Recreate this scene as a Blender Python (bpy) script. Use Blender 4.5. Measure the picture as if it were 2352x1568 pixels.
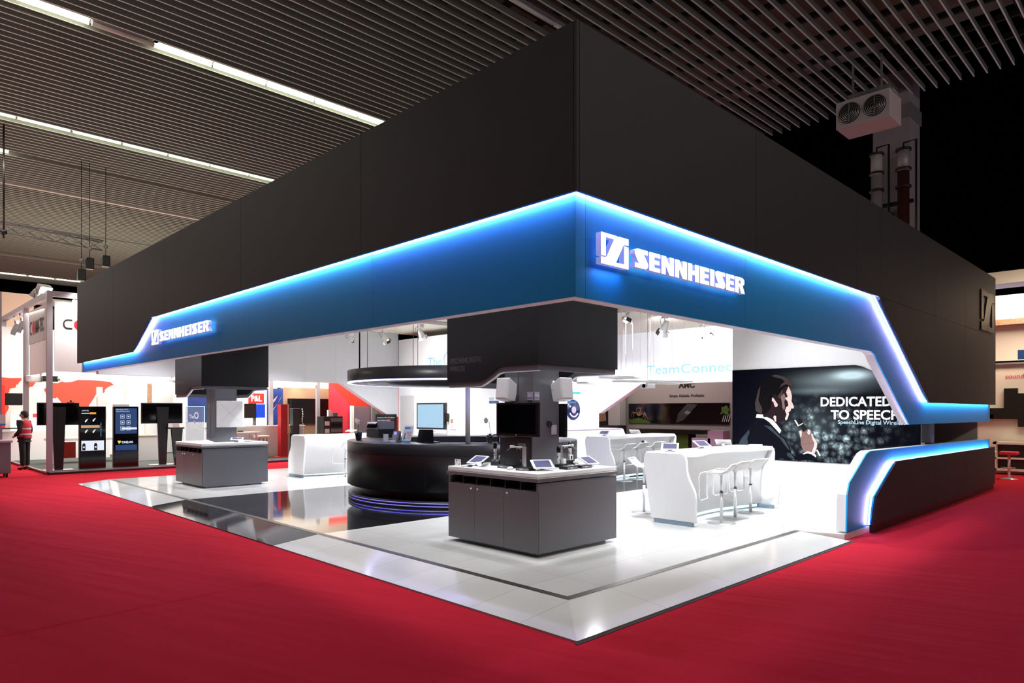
import bpy, bmesh, math, random
from mathutils import Vector, Matrix
random.seed(7)
S = bpy.context.scene
PI = math.pi
R = math.radians
for o in list(bpy.data.objects): bpy.data.objects.remove(o)

# ---------------- camera ----------------
TH = R(44.45)
cd = bpy.data.cameras.new('camera'); cam = bpy.data.objects.new('camera', cd)
S.collection.objects.link(cam); S.camera = cam
cam.location = (-3.933, -3.314, 1.75)
cam.rotation_euler = (R(90), 0, -TH)
cd.sensor_width = 36; cd.lens = 24.0; cd.shift_y = 157/2352; cd.clip_end = 300; cd.clip_start = .05

# ---------------- world / view ----------------
w = bpy.data.worlds.new('world'); S.world = w; w.use_nodes = True
w.node_tree.nodes['Background'].inputs[0].default_value = (.9, .8, .75, 1)
w.node_tree.nodes['Background'].inputs[1].default_value = .003
S.view_settings.view_transform = 'Standard'; S.view_settings.look = 'None'
S.view_settings.exposure = 0.0; S.view_settings.gamma = 1; S.view_settings.use_curve_mapping = False

def lamp(kind, name, loc, target, energy, color, **k):
    d = bpy.data.lights.new(name, kind); o = bpy.data.objects.new(name, d)
    S.collection.objects.link(o); o.location = loc
    o.rotation_euler = (Vector(target) - Vector(loc)).to_track_quat('-Z', 'Y').to_euler()
    d.energy = energy; d.color = color
    for a, b in k.items(): setattr(d, a, b)
    return o
WARM = (1, .93, .82); COOL = (.93, .96, 1)
# booth spotlights on the track under the stand's ceiling
for (x, y, tx, ty, e, sz) in [(.75,1.0,.8,1.0,60,100),(3.9,.9,5.2,2.0,300,110),(7.0,1.6,7.3,2.6,270,110),(3.3,4.5,3.9,5.7,230,110),(6.6,4.4,6.6,3.9,330,130),
        (1.6,5.6,1.4,5.4,90,120),(9.9,6.2,10.2,7.2,330,130),(12.0,5.8,12.6,7,330,130),(1.5,9.6,1.4,9.3,90,120),(1.3,13.6,1.2,13.2,260,130),(4.6,13.2,4.4,13.0,300,130),
        (4.4,11.0,4.3,11.2,240,130),(7.0,12.4,7.6,12.6,260,130),(7.8,9.4,8.3,9.6,200,130),(12.6,9.0,12.8,10,260,130),(.7,3.4,.7,3.4,60,95),(5.6,10.3,5.4,10.0,120,130)]:
    lamp('SPOT', 'track_spot_beam', (x, y, 3.95), (tx, ty, .1), e*2.6, COOL, spot_size=R(sz), spot_blend=.9, shadow_soft_size=.12)
# wall washers
lamp('SPOT', 'wall_wash_beam', (7.3,2.3,3.95), (9.75,2.0,1.6), 260, COOL, spot_size=R(85), spot_blend=.9, shadow_soft_size=.1)
lamp('SPOT', 'wall_wash_beam', (10.9,6.6,3.95), (14.2,7.6,2.9), 520, COOL, spot_size=R(95), spot_blend=.9, shadow_soft_size=.1)
lamp('SPOT', 'wall_wash_beam', (6.3,12.6,3.95), (8.9,12.6,2.6), 260, COOL, spot_size=R(95), spot_blend=.9, shadow_soft_size=.1)
lamp('SPOT', 'wall_wash_beam', (12.2,7.9,3.95), (12.4,10.7,1.9), 220, (.75,.78,1), spot_size=R(95), spot_blend=.9, shadow_soft_size=.1)
# hall fluorescent rows, then one added fill for the right facade
for (x, y, l, e) in [(-4,15.34,12,260),(-4,22.98,12,420),(0,38,24,700),(0,53,24,900)]:
    lamp('AREA', 'fluorescent_row_and_fill', (x, y, 10.7), (x, y, 0), e, WARM, shape='RECTANGLE', size=l, size_y=.25)
lamp('AREA', 'fluorescent_row_and_fill', (-8,-2,10.7), (-8,-2,0), 230, WARM, shape='RECTANGLE', size=8, size_y=1)
lamp('AREA', 'fluorescent_row_and_fill', (7,-13,10.0), (6,0,3.6), 420, WARM, shape='RECTANGLE', size=10, size_y=1)  # added fill, tilted at the right facade to lift its dark panels

# added unseen uplights that brighten the hall ceiling, standing in for neighbouring stands' spill
for (x, y, sx, sy, e, c) in [(-8,26,6,12,800,(1,.84,.66)),(6,34,10,8,800,(1,.82,.62)),(-10,6,6,10,420,(1,.93,.9)),(24,4,8,10,120,(.8,.72,1)),(3,-9,10,6,300,(.9,.9,1)),(18,-8,8,8,120,(.85,.85,1))]:
    lamp('AREA', 'ceiling_fill_uplight', (x, y, 4.6), (x, y, 12), e, c, shape='RECTANGLE', size=sx, size_y=sy)

# ---------------- materials ----------------
MATS = {}
def mat(name, col, rough=.5, metal=0, emit=None, es=0, noise=0, nscale=8, bump=0, spec=None, alpha=1, trans=0):
    if name in MATS: return MATS[name]
    m = bpy.data.materials.new(name); m.use_nodes = True; nt = m.node_tree; b = nt.nodes['Principled BSDF']
    b.inputs['Base Color'].default_value = (*col, 1); b.inputs['Roughness'].default_value = rough; b.inputs['Metallic'].default_value = metal
    if spec is not None: b.inputs['Specular IOR Level'].default_value = spec
    if emit: b.inputs['Emission Color'].default_value = (*emit, 1); b.inputs['Emission Strength'].default_value = es
    if trans: b.inputs['Transmission Weight'].default_value = trans
    if alpha < 1: b.inputs['Alpha'].default_value = alpha
    tc = nt.nodes.new('ShaderNodeTexCoord'); n = nt.nodes.new('ShaderNodeTexNoise'); n.inputs['Scale'].default_value = nscale; n.inputs['Detail'].default_value = 4
    nt.links.new(tc.outputs['Object'], n.inputs['Vector'])
    mx = nt.nodes.new('ShaderNodeMix'); mx.data_type = 'RGBA'
    k = noise or .03
    mx.inputs['A'].default_value = (*[c*(1-k) for c in col], 1); mx.inputs['B'].default_value = (*[min(1, c*(1+k)) for c in col], 1)
    nt.links.new(n.outputs['Fac'], mx.inputs['Factor']); nt.links.new(mx.outputs['Result'], b.inputs['Base Color'])
    if bump:
        bp = nt.nodes.new('ShaderNodeBump'); bp.inputs['Strength'].default_value = bump; bp.inputs['Distance'].default_value = .01
        nt.links.new(n.outputs['Fac'], bp.inputs['Height']); nt.links.new(bp.outputs['Normal'], b.inputs['Normal'])
    MATS[name] = m; return m
M = {}
M['dark'] = mat('charcoal_panel', (.027,.032,.040), .62, noise=.12, nscale=3, bump=.05)
M['blue'] = mat('blue_panel', (.008,.36,.80), .5, noise=.05, nscale=4, spec=.3)
M['white'] = mat('white_laminate', (.88,.88,.88), .35)
M['wwall'] = mat('white_wall', (.80,.80,.81), .7)
M['gwall'] = mat('pale_grey_wall', (.62,.63,.66), .7)
M['trim'] = mat('pale_trim', (.80,.82,.86), .5)
M['ceil'] = mat('stretched_ceiling_fabric', (.62,.59,.50), .9)
M['kiosk'] = mat('graphite_lacquer', (.15,.15,.162), .34, metal=.3, noise=.06, nscale=120)
M['kdark'] = mat('graphite_dark', (.018,.017,.019), .4)
M['hbox'] = mat('hanging_box_panel', (.009,.009,.011), .42, spec=.3)
M['desk'] = mat('anthracite_lacquer', (.010,.009,.011), .34, noise=.05, nscale=60)
M['black'] = mat('black_plastic', (.006,.006,.007), .3)
M['gloss'] = mat('black_glass', (.002,.002,.003), .06)
M['slot'] = mat('black_recess', (.003,.003,.003), .8)
M['chrome'] = mat('polished_steel', (.82,.82,.83), .3, metal=.55)
M['alu'] = mat('brushed_aluminium', (.55,.55,.56), .38, metal=.8)
M['post'] = mat('aluminium_post', (.42,.38,.42), .45, metal=.3)
M['plw'] = mat('white_plastic', (.85,.85,.84), .4)
M['grey'] = mat('grey_plastic', (.18,.18,.19), .5)
M['lgrey'] = mat('light_grey_panel', (.5,.5,.5), .6)
M['red'] = mat('red_panel', (.75,.035,.02), .5)
M['crim'] = mat('crimson_panel', (.72,.04,.07), .5)
M['redd'] = mat('deep_red', (.45,.006,.01), .45)
M['wood'] = mat('pale_wood', (.62,.42,.26), .5, noise=.15, nscale=12)
M['carpetg'] = mat('grey_green_carpet', (.075,.085,.078), 1, noise=.2, nscale=60, bump=.3)
M['bandm'] = mat('brushed_strip', (.20,.19,.18), .32, metal=.85)
M['void'] = mat('black_void', (.002,.002,.002), 1, spec=0)
M['skin'] = mat('skin', (.5,.28,.2), .6)
M['hair'] = mat('dark_hair', (.02,.012,.01), .8)
M['suit'] = mat('black_cloth', (.012,.011,.014), .9)
M['vest'] = mat('red_vest', (.5,.02,.04), .8)
M['leaf'] = mat('leaf_green', (.04,.10,.015), .5, noise=.3, nscale=20)
M['moss'] = mat('moss', (.09,.06,.015), .95, noise=.4, nscale=30, bump=.5)
M['petal'] = mat('orchid_petal', (.85,.80,.68), .6)
M['glass'] = mat('clear_glass', (.9,.95,.95), .03, trans=1, spec=.5)
M['txtw'] = mat('white_lettering', (.85,.85,.85), .5, emit=(1,1,1), es=.25)
M['txtk'] = mat('black_lettering', (.01,.01,.01), .5)
M['txtg'] = mat('grey_lettering', (.10,.10,.10), .5)
M['txtb'] = mat('pale_blue_lettering', (.30,.60,.73), .6)
M['bluetag'] = mat('bright_blue_print', (.03,.32,.72), .5)
M['pbrown'] = mat('brown_print', (.30,.17,.10), .6, noise=.5, nscale=14)
M['lilac'] = mat('lilac_card', (.55,.42,.62), .7)
M['warmw'] = mat('warm_white_panel', (.80,.72,.62), .6)
def emat(name, col, s): return mat(name, (0,0,0), .5, emit=col, es=s)
M['tube'] = emat('fluorescent_tube', (1,.95,.68), 9)
M['sign'] = emat('sign_face_glow', (.93,.94,1), 2.2)
M['signside'] = mat('sign_side', (.45,.48,.8), .4, emit=(.45,.5,1), es=.35)
M['ledb'] = emat('led_violet_blue', (.62,.47,1), 130)
M['ledc'] = emat('led_cyan', (.55,.72,1), 115)
M['ledthin'] = emat('led_thin_blue', (.13,.11,1), 4.0)
M['ledring'] = emat('led_ring_lavender', (.40,.38,1), 7)
M['ledw'] = emat('led_pale_blue', (.55,.85,1), 2.0)
M['halo'] = emat('spot_lens', (1,.95,.85), 25)
M['halog'] = emat('green_white_lens', (.85,1,.9), 30)

# ---------------- builders ----------------
ORG = {}
def link(o): S.collection.objects.link(o); return o
def tag(o, label=None, cat=None, group=None, kind=None):
    if label: o['label'] = label
    if cat: o['category'] = cat
    if group: o['group'] = group
    if kind: o['kind'] = kind
    return o
def thing(name, label, cat, loc=(0,0,0), rz=0, group=None):
    o = bpy.data.objects.new(name, None); link(o); o.location = loc; o.rotation_euler = (0,0,rz); o.empty_display_size = .1
    ORG[o.name] = Vector(loc); return tag(o, label, cat, group)
class MB:
    """collects shapes, then links them as one mesh object"""
    def __init__(s): s.v = []; s.f = []; s.sm = []
    def add(s, vs, fs, sm=False):
        n = len(s.v); s.v += [Vector(v) for v in vs]; s.f += [[i+n for i in f] for f in fs]; s.sm += [sm]*len(fs); return s
    def box(s, a, b):
        x0,y0,z0 = a; x1,y1,z1 = b
        vs = [(x0,y0,z0),(x1,y0,z0),(x1,y1,z0),(x0,y1,z0),(x0,y0,z1),(x1,y0,z1),(x1,y1,z1),(x0,y1,z1)]
        return s.add(vs, [(0,3,2,1),(4,5,6,7),(0,1,5,4),(1,2,6,5),(2,3,7,6),(3,0,4,7)])
    def rbox(s, c, size, rot=(0,0,0), bev=0):
        m = Matrix.Translation(c) @ (Matrix.Rotation(rot[2],4,'Z') @ Matrix.Rotation(rot[1],4,'Y') @ Matrix.Rotation(rot[0],4,'X'))
        bm = bmesh.new(); bmesh.ops.create_cube(bm, size=1)
        for v in bm.verts: v.co = Vector((v.co.x*size[0], v.co.y*size[1], v.co.z*size[2]))
        if bev: bmesh.ops.bevel(bm, geom=bm.edges[:]+bm.verts[:], offset=bev, segments=3, affect='EDGES', profile=.6)
        bm.verts.index_update(); vs = [m @ v.co for v in bm.verts]; fs = [[v.index for v in f.verts] for f in bm.faces]; bm.free()
        return s.add(vs, fs)
    def prism(s, poly, axis, a, b):
        """poly in the plane across axis, extruded from a to b. x:(y,z) y:(x,z) z:(x,y)"""
        f = {'x': lambda p,t:(t,p[0],p[1]), 'y': lambda p,t:(p[0],t,p[1]), 'z': lambda p,t:(p[0],p[1],t)}[axis]
        n = len(poly); vs = [f(p,a) for p in poly] + [f(p,b) for p in poly]
        area = sum(poly[i][0]*poly[(i+1)%n][1]-poly[(i+1)%n][0]*poly[i][1] for i in range(n))
        fs = [list(range(n)), [n+i for i in range(n)][::-1]] + [(i, i+n, (i+1)%n+n, (i+1)%n) for i in range(n)]
        flip = (area > 0) != (axis == 'y')
        if (b > a) != flip: fs = [list(q)[::-1] for q in fs]
        return s.add(vs, fs)
    def lathe(s, prof, c=(0,0,0), n=32, a0=0, a1=2*PI, sm=True, axis='z'):
        full = abs(a1-a0-2*PI) < 1e-6; k = n if full else n+1; vs = []; fs = []
        for i in range(k):
            t = a0+(a1-a0)*i/n
            for r, z in prof:
                if axis == 'z': vs.append((c[0]+r*math.cos(t), c[1]+r*math.sin(t), c[2]+z))
                elif axis == 'x': vs.append((c[0]+z, c[1]+r*math.cos(t), c[2]+r*math.sin(t)))
                else: vs.append((c[0]+r*math.sin(t), c[1]+z, c[2]+r*math.cos(t)))
        m = len(prof)
        for i in range(n):
            j = (i+1) % k
            for q in range(m-1): fs.append((i*m+q, j*m+q, j*m+q+1, i*m+q+1))
        return s.add(vs, fs, sm)
    def cyl(s, a, b, r, r2=None, n=16, caps=True):
        a = Vector(a); b = Vector(b); d = b-a; r2 = r if r2 is None else r2
        q = d.to_track_quat('Z','Y').to_matrix(); vs = []; 
        for p, rr in ((a,r),(b,r2)):
            for i in range(n): vs.append(p + q @ Vector((rr*math.cos(2*PI*i/n), rr*math.sin(2*PI*i/n), 0)))
        s.add(vs, [(i,(i+1)%n,(i+1)%n+n,i+n) for i in range(n)], True)
        if caps: k = len(s.v)-2*n; s.f += [[k+i for i in range(n)][::-1], [k+n+i for i in range(n)]]; s.sm += [False, False]
        return s
    def tube(s, pts, r, n=8):
        pts = [Vector(p) for p in pts]; vs = []; up = Vector((0,0,1))
        for i, p in enumerate(pts):
            d = ((pts[min(i+1,len(pts)-1)]-pts[max(i-1,0)])).normalized()
            q = d.to_track_quat('Z','Y').to_matrix()
            if i == 0: ax = q @ Vector((1,0,0))
            ax = (ax - d*ax.dot(d)).normalized(); ay = d.cross(ax)
            for k in range(n): vs.append(p + (ax*math.cos(2*PI*k/n) + ay*math.sin(2*PI*k/n))*r)
        m = len(pts); fs = []
        for i in range(m-1):
            for k in range(n): fs.append((i*n+k, i*n+(k+1)%n, (i+1)*n+(k+1)%n, (i+1)*n+k))
        s.add(vs, fs, True); b = len(s.v)-m*n
        s.f += [[b+k for k in range(n)][::-1], [b+(m-1)*n+k for k in range(n)]]; s.sm += [False, False]
        return s
    def sphere(s, c, r, sc=(1,1,1), n=12):
        bm = bmesh.new(); bmesh.ops.create_uvsphere(bm, u_segments=n, v_segments=max(6,n*2//3), radius=r); bm.verts.index_update()
        vs = [Vector(c)+Vector((v.co.x*sc[0],v.co.y*sc[1],v.co.z*sc[2])) for v in bm.verts]; fs = [[v.index for v in f.verts] for f in bm.faces]; bm.free()
        return s.add(vs, fs, True)
    def grid(s, fn, nu, nv, sm=True):
        vs = [fn(i/nu, j/nv) for i in range(nu+1) for j in range(nv+1)]
        return s.add(vs, [(i*(nv+1)+j,(i+1)*(nv+1)+j,(i+1)*(nv+1)+j+1,i*(nv+1)+j+1) for i in range(nu) for j in range(nv)], sm)
    def plane(s, poly, fr):
        """flat polygon poly[(u,v)] mapped by frame function"""
        return s.add([fr(u,v) for u,v in poly], [list(range(len(poly)))])
    def xf(s, m): s.v = [m @ v for v in s.v]; return s
    def build(s, name, m, parent=None, label=None, bev=0, world=True):
        me = bpy.data.meshes.new(name); org = Vector((0,0,0))
        if parent is not None and world: org = ORG[parent.name]
        me.from_pydata([v-org for v in s.v], [], s.f)
        for p, k in zip(me.polygons, s.sm): p.use_smooth = k
        me.materials.append(M[m] if isinstance(m, str) else m)
        o = bpy.data.objects.new(name, me); link(o)
        if parent is not None: o.parent = parent; ORG[o.name] = org
        else: ORG[o.name] = Vector((0,0,0))
        if bev:
            bm = bmesh.new(); bm.from_mesh(me)
            bmesh.ops.bevel(bm, geom=[e for e in bm.edges if len(e.link_faces)==2 and e.calc_face_angle(0) > .5], offset=bev, segments=2, affect='EDGES', profile=.5, clamp_overlap=True)
            bm.to_mesh(me); bm.free()
        if label: o['label'] = label
        return o
def B(a, b): return MB().box(a, b)
def struct(o): o['kind'] = 'structure'; return o
def copy_tree(o, parent=None):
    c = o.copy(); link(c); c.parent = parent; ORG[c.name] = ORG.get(o.name, Vector((0,0,0)))
    for ch in [q for q in bpy.data.objects if q.parent == o]: copy_tree(ch, c)
    return c
# lettering fitted into a box; frame: o origin, U right vector, W up vector
def frame(o, U, W):
    o = Vector(o); U = Vector(U); W = Vector(W); N = U.cross(W)
    return lambda u, v, d=0: o + U*u + W*v + N*d
FX = ((0,-1,0),(0,0,1))   # faces -x
FY = ((1,0,0),(0,0,1))    # faces -y
def text(name, s, fr, w, h, m, parent, depth=.004, bold=0, label=None):
    c = bpy.data.curves.new('lettering', 'FONT'); c.body = s; c.offset = bold; c.resolution_u = 3
    o = bpy.data.objects.new('lettering', c); link(o)
    dg = bpy.context.evaluated_depsgraph_get(); me = bpy.data.meshes.new_from_object(o.evaluated_get(dg))
    vs = [v.co.copy() for v in me.vertices]; fs = [list(p.vertices) for p in me.polygons]
    bpy.data.objects.remove(o); bpy.data.curves.remove(c); bpy.data.meshes.remove(me)
    x0 = min(v.x for v in vs); x1 = max(v.x for v in vs); y0 = min(v.y for v in vs); y1 = max(v.y for v in vs)
    mb = MB(); mb.add([fr((v.x-x0)/(x1-x0)*w, (v.y-y0)/(y1-y0)*h, depth) for v in vs], fs)
    return mb.build(name, m, parent, label)
def flat(name, poly, fr, m, parent, d=.002, label=None):
    mb = MB(); mb.add([fr(u,v,d) for u,v in poly], [list(range(len(poly)))]); return mb.build(name, m, parent, label)
def rect(u0, v0, u1, v1): return [(u0,v0),(u1,v0),(u1,v1),(u0,v1)]
def slab(name, poly, fr, m, parent, d0, d1, label=None):
    n = len(poly); vs = [fr(u,v,d0) for u,v in poly]+[fr(u,v,d1) for u,v in poly]
    mb = MB(); mb.add(vs, [list(range(n))[::-1],[n+i for i in range(n)]]+[(i,(i+1)%n,(i+1)%n+n,i+n) for i in range(n)])
    return mb.build(name, m, parent, label)

# ================= THE HALL =================
def carpet_mat():
    m = bpy.data.materials.new('red_carpet'); m.use_nodes = True; nt = m.node_tree; b = nt.nodes['Principled BSDF']
    b.inputs['Roughness'].default_value = 1; b.inputs['Specular IOR Level'].default_value = .05
    b.inputs['Sheen Weight'].default_value = .0
    tc = nt.nodes.new('ShaderNodeTexCoord')
    n = nt.nodes.new('ShaderNodeTexNoise'); n.inputs['Scale'].default_value = 400; nt.links.new(tc.outputs['Object'], n.inputs['Vector'])
    mx = nt.nodes.new('ShaderNodeMix'); mx.data_type = 'RGBA'; mx.inputs['A'].default_value = (.42,.013,.027,1); mx.inputs['B'].default_value = (.58,.022,.042,1)
    nt.links.new(n.outputs['Fac'], mx.inputs['Factor']); nt.links.new(mx.outputs['Result'], b.inputs['Base Color'])
    def ripple(rot, sc, dist):
        vr = nt.nodes.new('ShaderNodeVectorRotate'); vr.rotation_type = 'Z_AXIS'; vr.inputs['Angle'].default_value = R(rot); nt.links.new(tc.outputs['Object'], vr.inputs['Vector'])
        mp = nt.nodes.new('ShaderNodeMapping'); mp.inputs['Scale'].default_value = (.16, 1.5, 1)
        nt.links.new(vr.outputs['Vector'], mp.inputs['Vector'])
        k = nt.nodes.new('ShaderNodeTexNoise'); k.inputs['Scale'].default_value = sc; k.inputs['Detail'].default_value = 2; nt.links.new(mp.outputs['Vector'], k.inputs['Vector']); return k
    k = ripple(73, 1.5, 1)
    ad = nt.nodes.new('ShaderNodeMath'); ad.operation = 'MULTIPLY_ADD'; ad.inputs[1].default_value = .02
    nt.links.new(n.outputs['Fac'], ad.inputs[0]); nt.links.new(k.outputs['Fac'], ad.inputs[2])
    bp = nt.nodes.new('ShaderNodeBump'); bp.inputs['Strength'].default_value = .8; bp.inputs['Distance'].default_value = .12
    nt.links.new(ad.outputs[0], bp.inputs['Height']); nt.links.new(bp.outputs['Normal'], b.inputs['Normal'])
    return m
M['carpet'] = carpet_mat()
fl = struct(B((-40,-40,-.1),(60,70,0)).build('floor', 'carpet'))
struct(MB().add([(-5,3.05,0),(-5,3.12,0),(-5,3.085,.012),(-.6,3.36,0),(-.6,3.43,0),(-.6,3.395,.012)],[(0,3,5,2),(2,5,4,1)],True).build('floor','carpet'))
def slat_ceiling():
    m = MB(); lip = MB(); x0, x1 = -16, 18.35; z = 10.95; y = -9.0; k = 0; rows = [7.63, 15.34, 22.98, 26.7, 30.6, 38.2, 45.8, 53.4]
    while y < 56:
        if not any(abs(y-r) < .17 for r in rows):
            e = x1 + random.uniform(-.05,.05)
            m.box((x0, y-.011, z+random.uniform(-.004,.004)), (e, y+.011, z+.15)); lip.box((x0,y-.015,z-.016),(e+.003,y+.015,z-.004))
        y += .30
    return m, lip
sl_, lp_ = slat_ceiling()
struct(sl_.build('ceiling', mat('ceiling_slat', (.26,.29,.26), .5, noise=.15, nscale=1)))
struct(lp_.build('ceiling', mat('ceiling_slat_lit_lip', (.74,.84,.82), .4)))  # lips paler than the slats: light from below put into the colour
deck = MB(); deck.box((-18,-14,12.6),(18.4,60,12.7))
struct(deck.build('ceiling', mat('ceiling_deck', (.22,.22,.17), .9, noise=.5, nscale=.7)))
grid = MB()
for i in range(30): grid.box((-16+i*1.2, -10, 11.9),(-15.9+i*1.2, 56, 12.05))
for i in range(22): grid.box((-16,-9+i*3.0,12.1),(18.3,-8.85+i*3.0,12.3))
random.seed(3)
for i in range(40):
    gx = random.uniform(-10,17); gy = random.uniform(-6,40); grid.box((gx,gy,12.1),(gx+random.uniform(.3,2.5),gy+random.uniform(.3,.8),12.4))
struct(grid.build('ceiling', mat('ceiling_grid', (.03,.03,.03), .8)))
# fluorescent fixtures
def light_row(y, xs, lit, label):
    for i, x in enumerate(xs):
        on = lit(i)
        t = thing('fluorescent_light', label(i), 'ceiling light', (x, y, 10.95), 0, 'fluorescent ceiling lights in the slatted ceiling')
        B((x+.01,y-.12,11.02),(x+1.48,y+.12,11.12)).box((x+.3,y-.01,11.12),(x+.33,y+.01,12.58)).box((x+1.15,y-.01,11.12),(x+1.18,y+.01,12.58)).build('housing', 'alu', t)
        MB().cyl((x+.04,y,10.97),(x+1.45,y,10.97),.055,n=10).build('tube', 'tube' if on else 'plw', t)
ORD = ['first','second','third','fourth','fifth','sixth','seventh','eighth','ninth','tenth']
light_row(15.34, [-2.72,-1.2,.27+.01,1.65,3.14,4.63,6.12,7.61], lambda i: i != 2 and i != 1 or i == 1, lambda i: f'{"unlit" if i==2 else "lit"} fluorescent ceiling lamp in the upper row, {ORD[i]} from the left edge')
light_row(22.98, [-3.0,-1.5,-.02,1.48,2.97,4.46,5.95,7.44], lambda i: True, lambda i: f'lit fluorescent ceiling lamp in the middle row, {ORD[i]} from the left edge')
light_row(26.7, [-2.6,-1.15], lambda i: True, lambda i: f'short far fluorescent lamp at the left edge below the middle row, {ORD[i]}')
light_row(53.4, [-1.2,.4,2.0,3.6,5.2,6.8], lambda i: i != 1, lambda i: f'distant fluorescent lamp just above the neighbouring stand, {ORD[i]} from the left')
light_row(7.63, [5.2,6.7,8.2], lambda i: False, lambda i: f'unlit ceiling lamp above the dark canopy corner, {ORD[i]} from the left')
tag(B((-12,30.5,10.85),(12,30.68,10.97)).build('ceiling_rail', 'lgrey'), 'pale rail along the ceiling above the far end of the canopy', 'rail')
tag(B((-12,46.5,10.85),(12,46.62,10.95)).build('ceiling_rail', 'lgrey'), 'thin pale far ceiling rail just below the hanging truss', 'rail')
# sensor at top left corner
t = thing('ceiling_sensor', 'small white round lamp hanging at the top left corner of the ceiling', 'lamp', (-2.95,15.9,10.8))
MB().lathe([(0,0),(.10,.02),(.13,.12),(.05,.2),(0,.2)], (-2.95,15.9,10.6)).build('shade', 'plw', t)
MB().cyl((-2.95,15.9,10.78),(-2.95,15.9,11),.02).build('stem', 'grey', t)
# lighting truss far left
def truss(a, b, w):
    m = MB(); a = Vector(a); b = Vector(b); d = b-a; L = d.length; d.normalize(); s = Vector((0,0,1)); q = d.cross(s)
    offs = [q*w/2+s*w/2, -q*w/2+s*w/2, -s*w/2]
    for o in offs: m.tube([a+o, b+o], .03, 6)
    n = int(L/.5)
    for i in range(n):
        p0 = a+d*(L*i/n); p1 = a+d*(L*(i+1)/n)
        for j in range(3): m.tube([p0+offs[j], p1+offs[(j+1)%3]], .015, 4)
    return m
tag(truss((-4,26,8.3),(3.1,26,7.95),.34).build('lighting_truss', 'grey'), 'grey lattice truss hanging from the ceiling at far left', 'truss')
def hoist(x, y, z0, z1, label):
    t = thing('chain_hoist', label, 'hoist', (x,y,z0), 0, 'chain hoists hanging above the canopy')
    MB().rbox((x,y,z0+.2),(.26,.22,.42),bev=.03).build('motor', 'black', t)
    MB().tube([(x,y,z0+.4),(x,y,z1)],.012,6).build('chain', 'black', t)
    MB().sphere((x,y,z0+.75),.08).build('hook', 'grey', t)
hoist(2.41,26,6.55,12.58,'black chain hoist with long bag just above the canopy, leftmost')
hoist(2.63,25.8,6.98,12.58,'black chain hoist with shackle, middle one above the canopy')
hoist(3.21,26,7.19,12.58,'black chain hoist disappearing behind the canopy edge, rightmost')
tag(MB().tube([(-.2,24,7.3),(-.2,24,11)],.03,6).sphere((-.2,24,7.5),.1).build('rigging_chain', 'black'), 'dark rigging chain above the neighbouring stand lights', 'chain')
# far hall structures on the left
struct(B((-14,54,6.5),(26,54.4,8.9)).build('wall_back', mat('far_dark_wall', (.03,.025,.02), .9)))
tag(B((-14,53.2,9.0),(26,53.5,9.5)).build('roof_beam', mat('far_beam', (.5,.47,.42), .7)), 'long pale roof beam at the far end of the hall', 'beam')
tag(B((-8,36,4.0),(2.6,36.3,7.25)).build('fascia_wall', mat('pinkish_wall', (.75,.58,.50), .8)), 'large blank pinkish fascia of a distant stand at far left', 'fascia')
struct(B((-15,-14,-.1),(-14.8,60,13)).build('wall_left', 'void')); 
struct(B((-15,60,-.1),(45,60.2,30)).build('wall_far', 'void')); struct(B((45,-30,-.1),(45.2,60,30)).build('wall_right', 'void'))

# concrete column, pipes and fan unit at right
t = thing('concrete_column', 'tall pale concrete column behind the stand at right', 'column', (18.5,3.2,0))
B((18,2.7,0),(19,3.68,11.6)).build('shaft', mat('concrete', (.28,.26,.30), .85, noise=.2, nscale=2, bump=.3), t)
B((17.96,2.66,10.2),(19.04,3.72,10.6)).build('bracket', 'grey', t)
def pipe(y, r, ztop, m, label, m2):
    t = thing('standing_pipe', label, 'pipe', (17.5,y,0), 0)
    MB().cyl((17.5,y,0),(17.5,y,ztop-.6),r,n=20).build('lower_pipe', m, t)
    MB().cyl((17.5,y,ztop-.6),(17.5,y,ztop),r*1.05,n=20).build('upper_pipe', m2, t)
    for z in (ztop, ztop-.55, ztop-1.05): MB().cyl((17.5,y,z-.03),(17.5,y,z+.03),r*1.35,n=20).build('flange', 'kdark', t)
    MB().tube([(17.5,y,ztop),(17.5,y,ztop+.2),(17.5,y-.32,ztop+.22),(17.5,y-.32,4)],.03,6).build('bypass_tube', 'black', t)
pipe(3.42,.145,9.15,'post','white upright pipe with dark flanges beside the concrete column','lgrey')
pipe(2.72,.15,9.1,mat('rust_pipe',(.05,.008,.006),.6),'dark red upright pipe with pale top in front of the column','post')
tag(MB().box((17.55,2.5,7.6),(17.65,3.65,7.7)).box((17.55,2.5,6.8),(17.65,3.65,6.9)).build('pipe_bracket','black'),'black crossbars holding the two pipes on the column','bracket')
for yy, l in ((3.22,'left'),(2.95,'right')):
    tag(MB().cyl((17.7,yy,7.25),(17.9,yy,7.25),.24,n=20).build('valve_wheel','grey'), f'round grey valve disc behind the pipes, {l} one','valve')
t = thing('fan_unit', 'white boxy twin-fan air unit hanging under the slatted ceiling', 'fan unit', (15.4,3,9.2))
B((15,2.33,9.22),(15.95,3.64,9.92)).build('casing', mat('fan_casing',(.55,.5,.52),.6), t, bev=.01)
for yy in (3.3,2.68):
    fr = frame((14.99,yy,9.57),*FX)
    g = MB().cyl((14.985,yy,9.57),(15.02,yy,9.57),.27,n=32).build('fan', 'slot', t)
    m = MB()
    for r in (.05,.09,.13,.17,.21,.25): m.lathe([(r-.006,-.02),(r+.006,-.02),(r+.006,-.008)], (14.98,yy,9.57), 32, axis='x')
    m.box((14.955,yy-.01,9.31),(14.965,yy+.01,9.83)); m.build('guard', 'alu', g)
B((15.3,2.6,9.92),(15.36,2.64,11)).box((15.3,3.3,9.92),(15.36,3.34,11)).box((15.5,2.5,9.92),(15.8,3.5,10.25)).build('hanger', 'grey', t)
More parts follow.
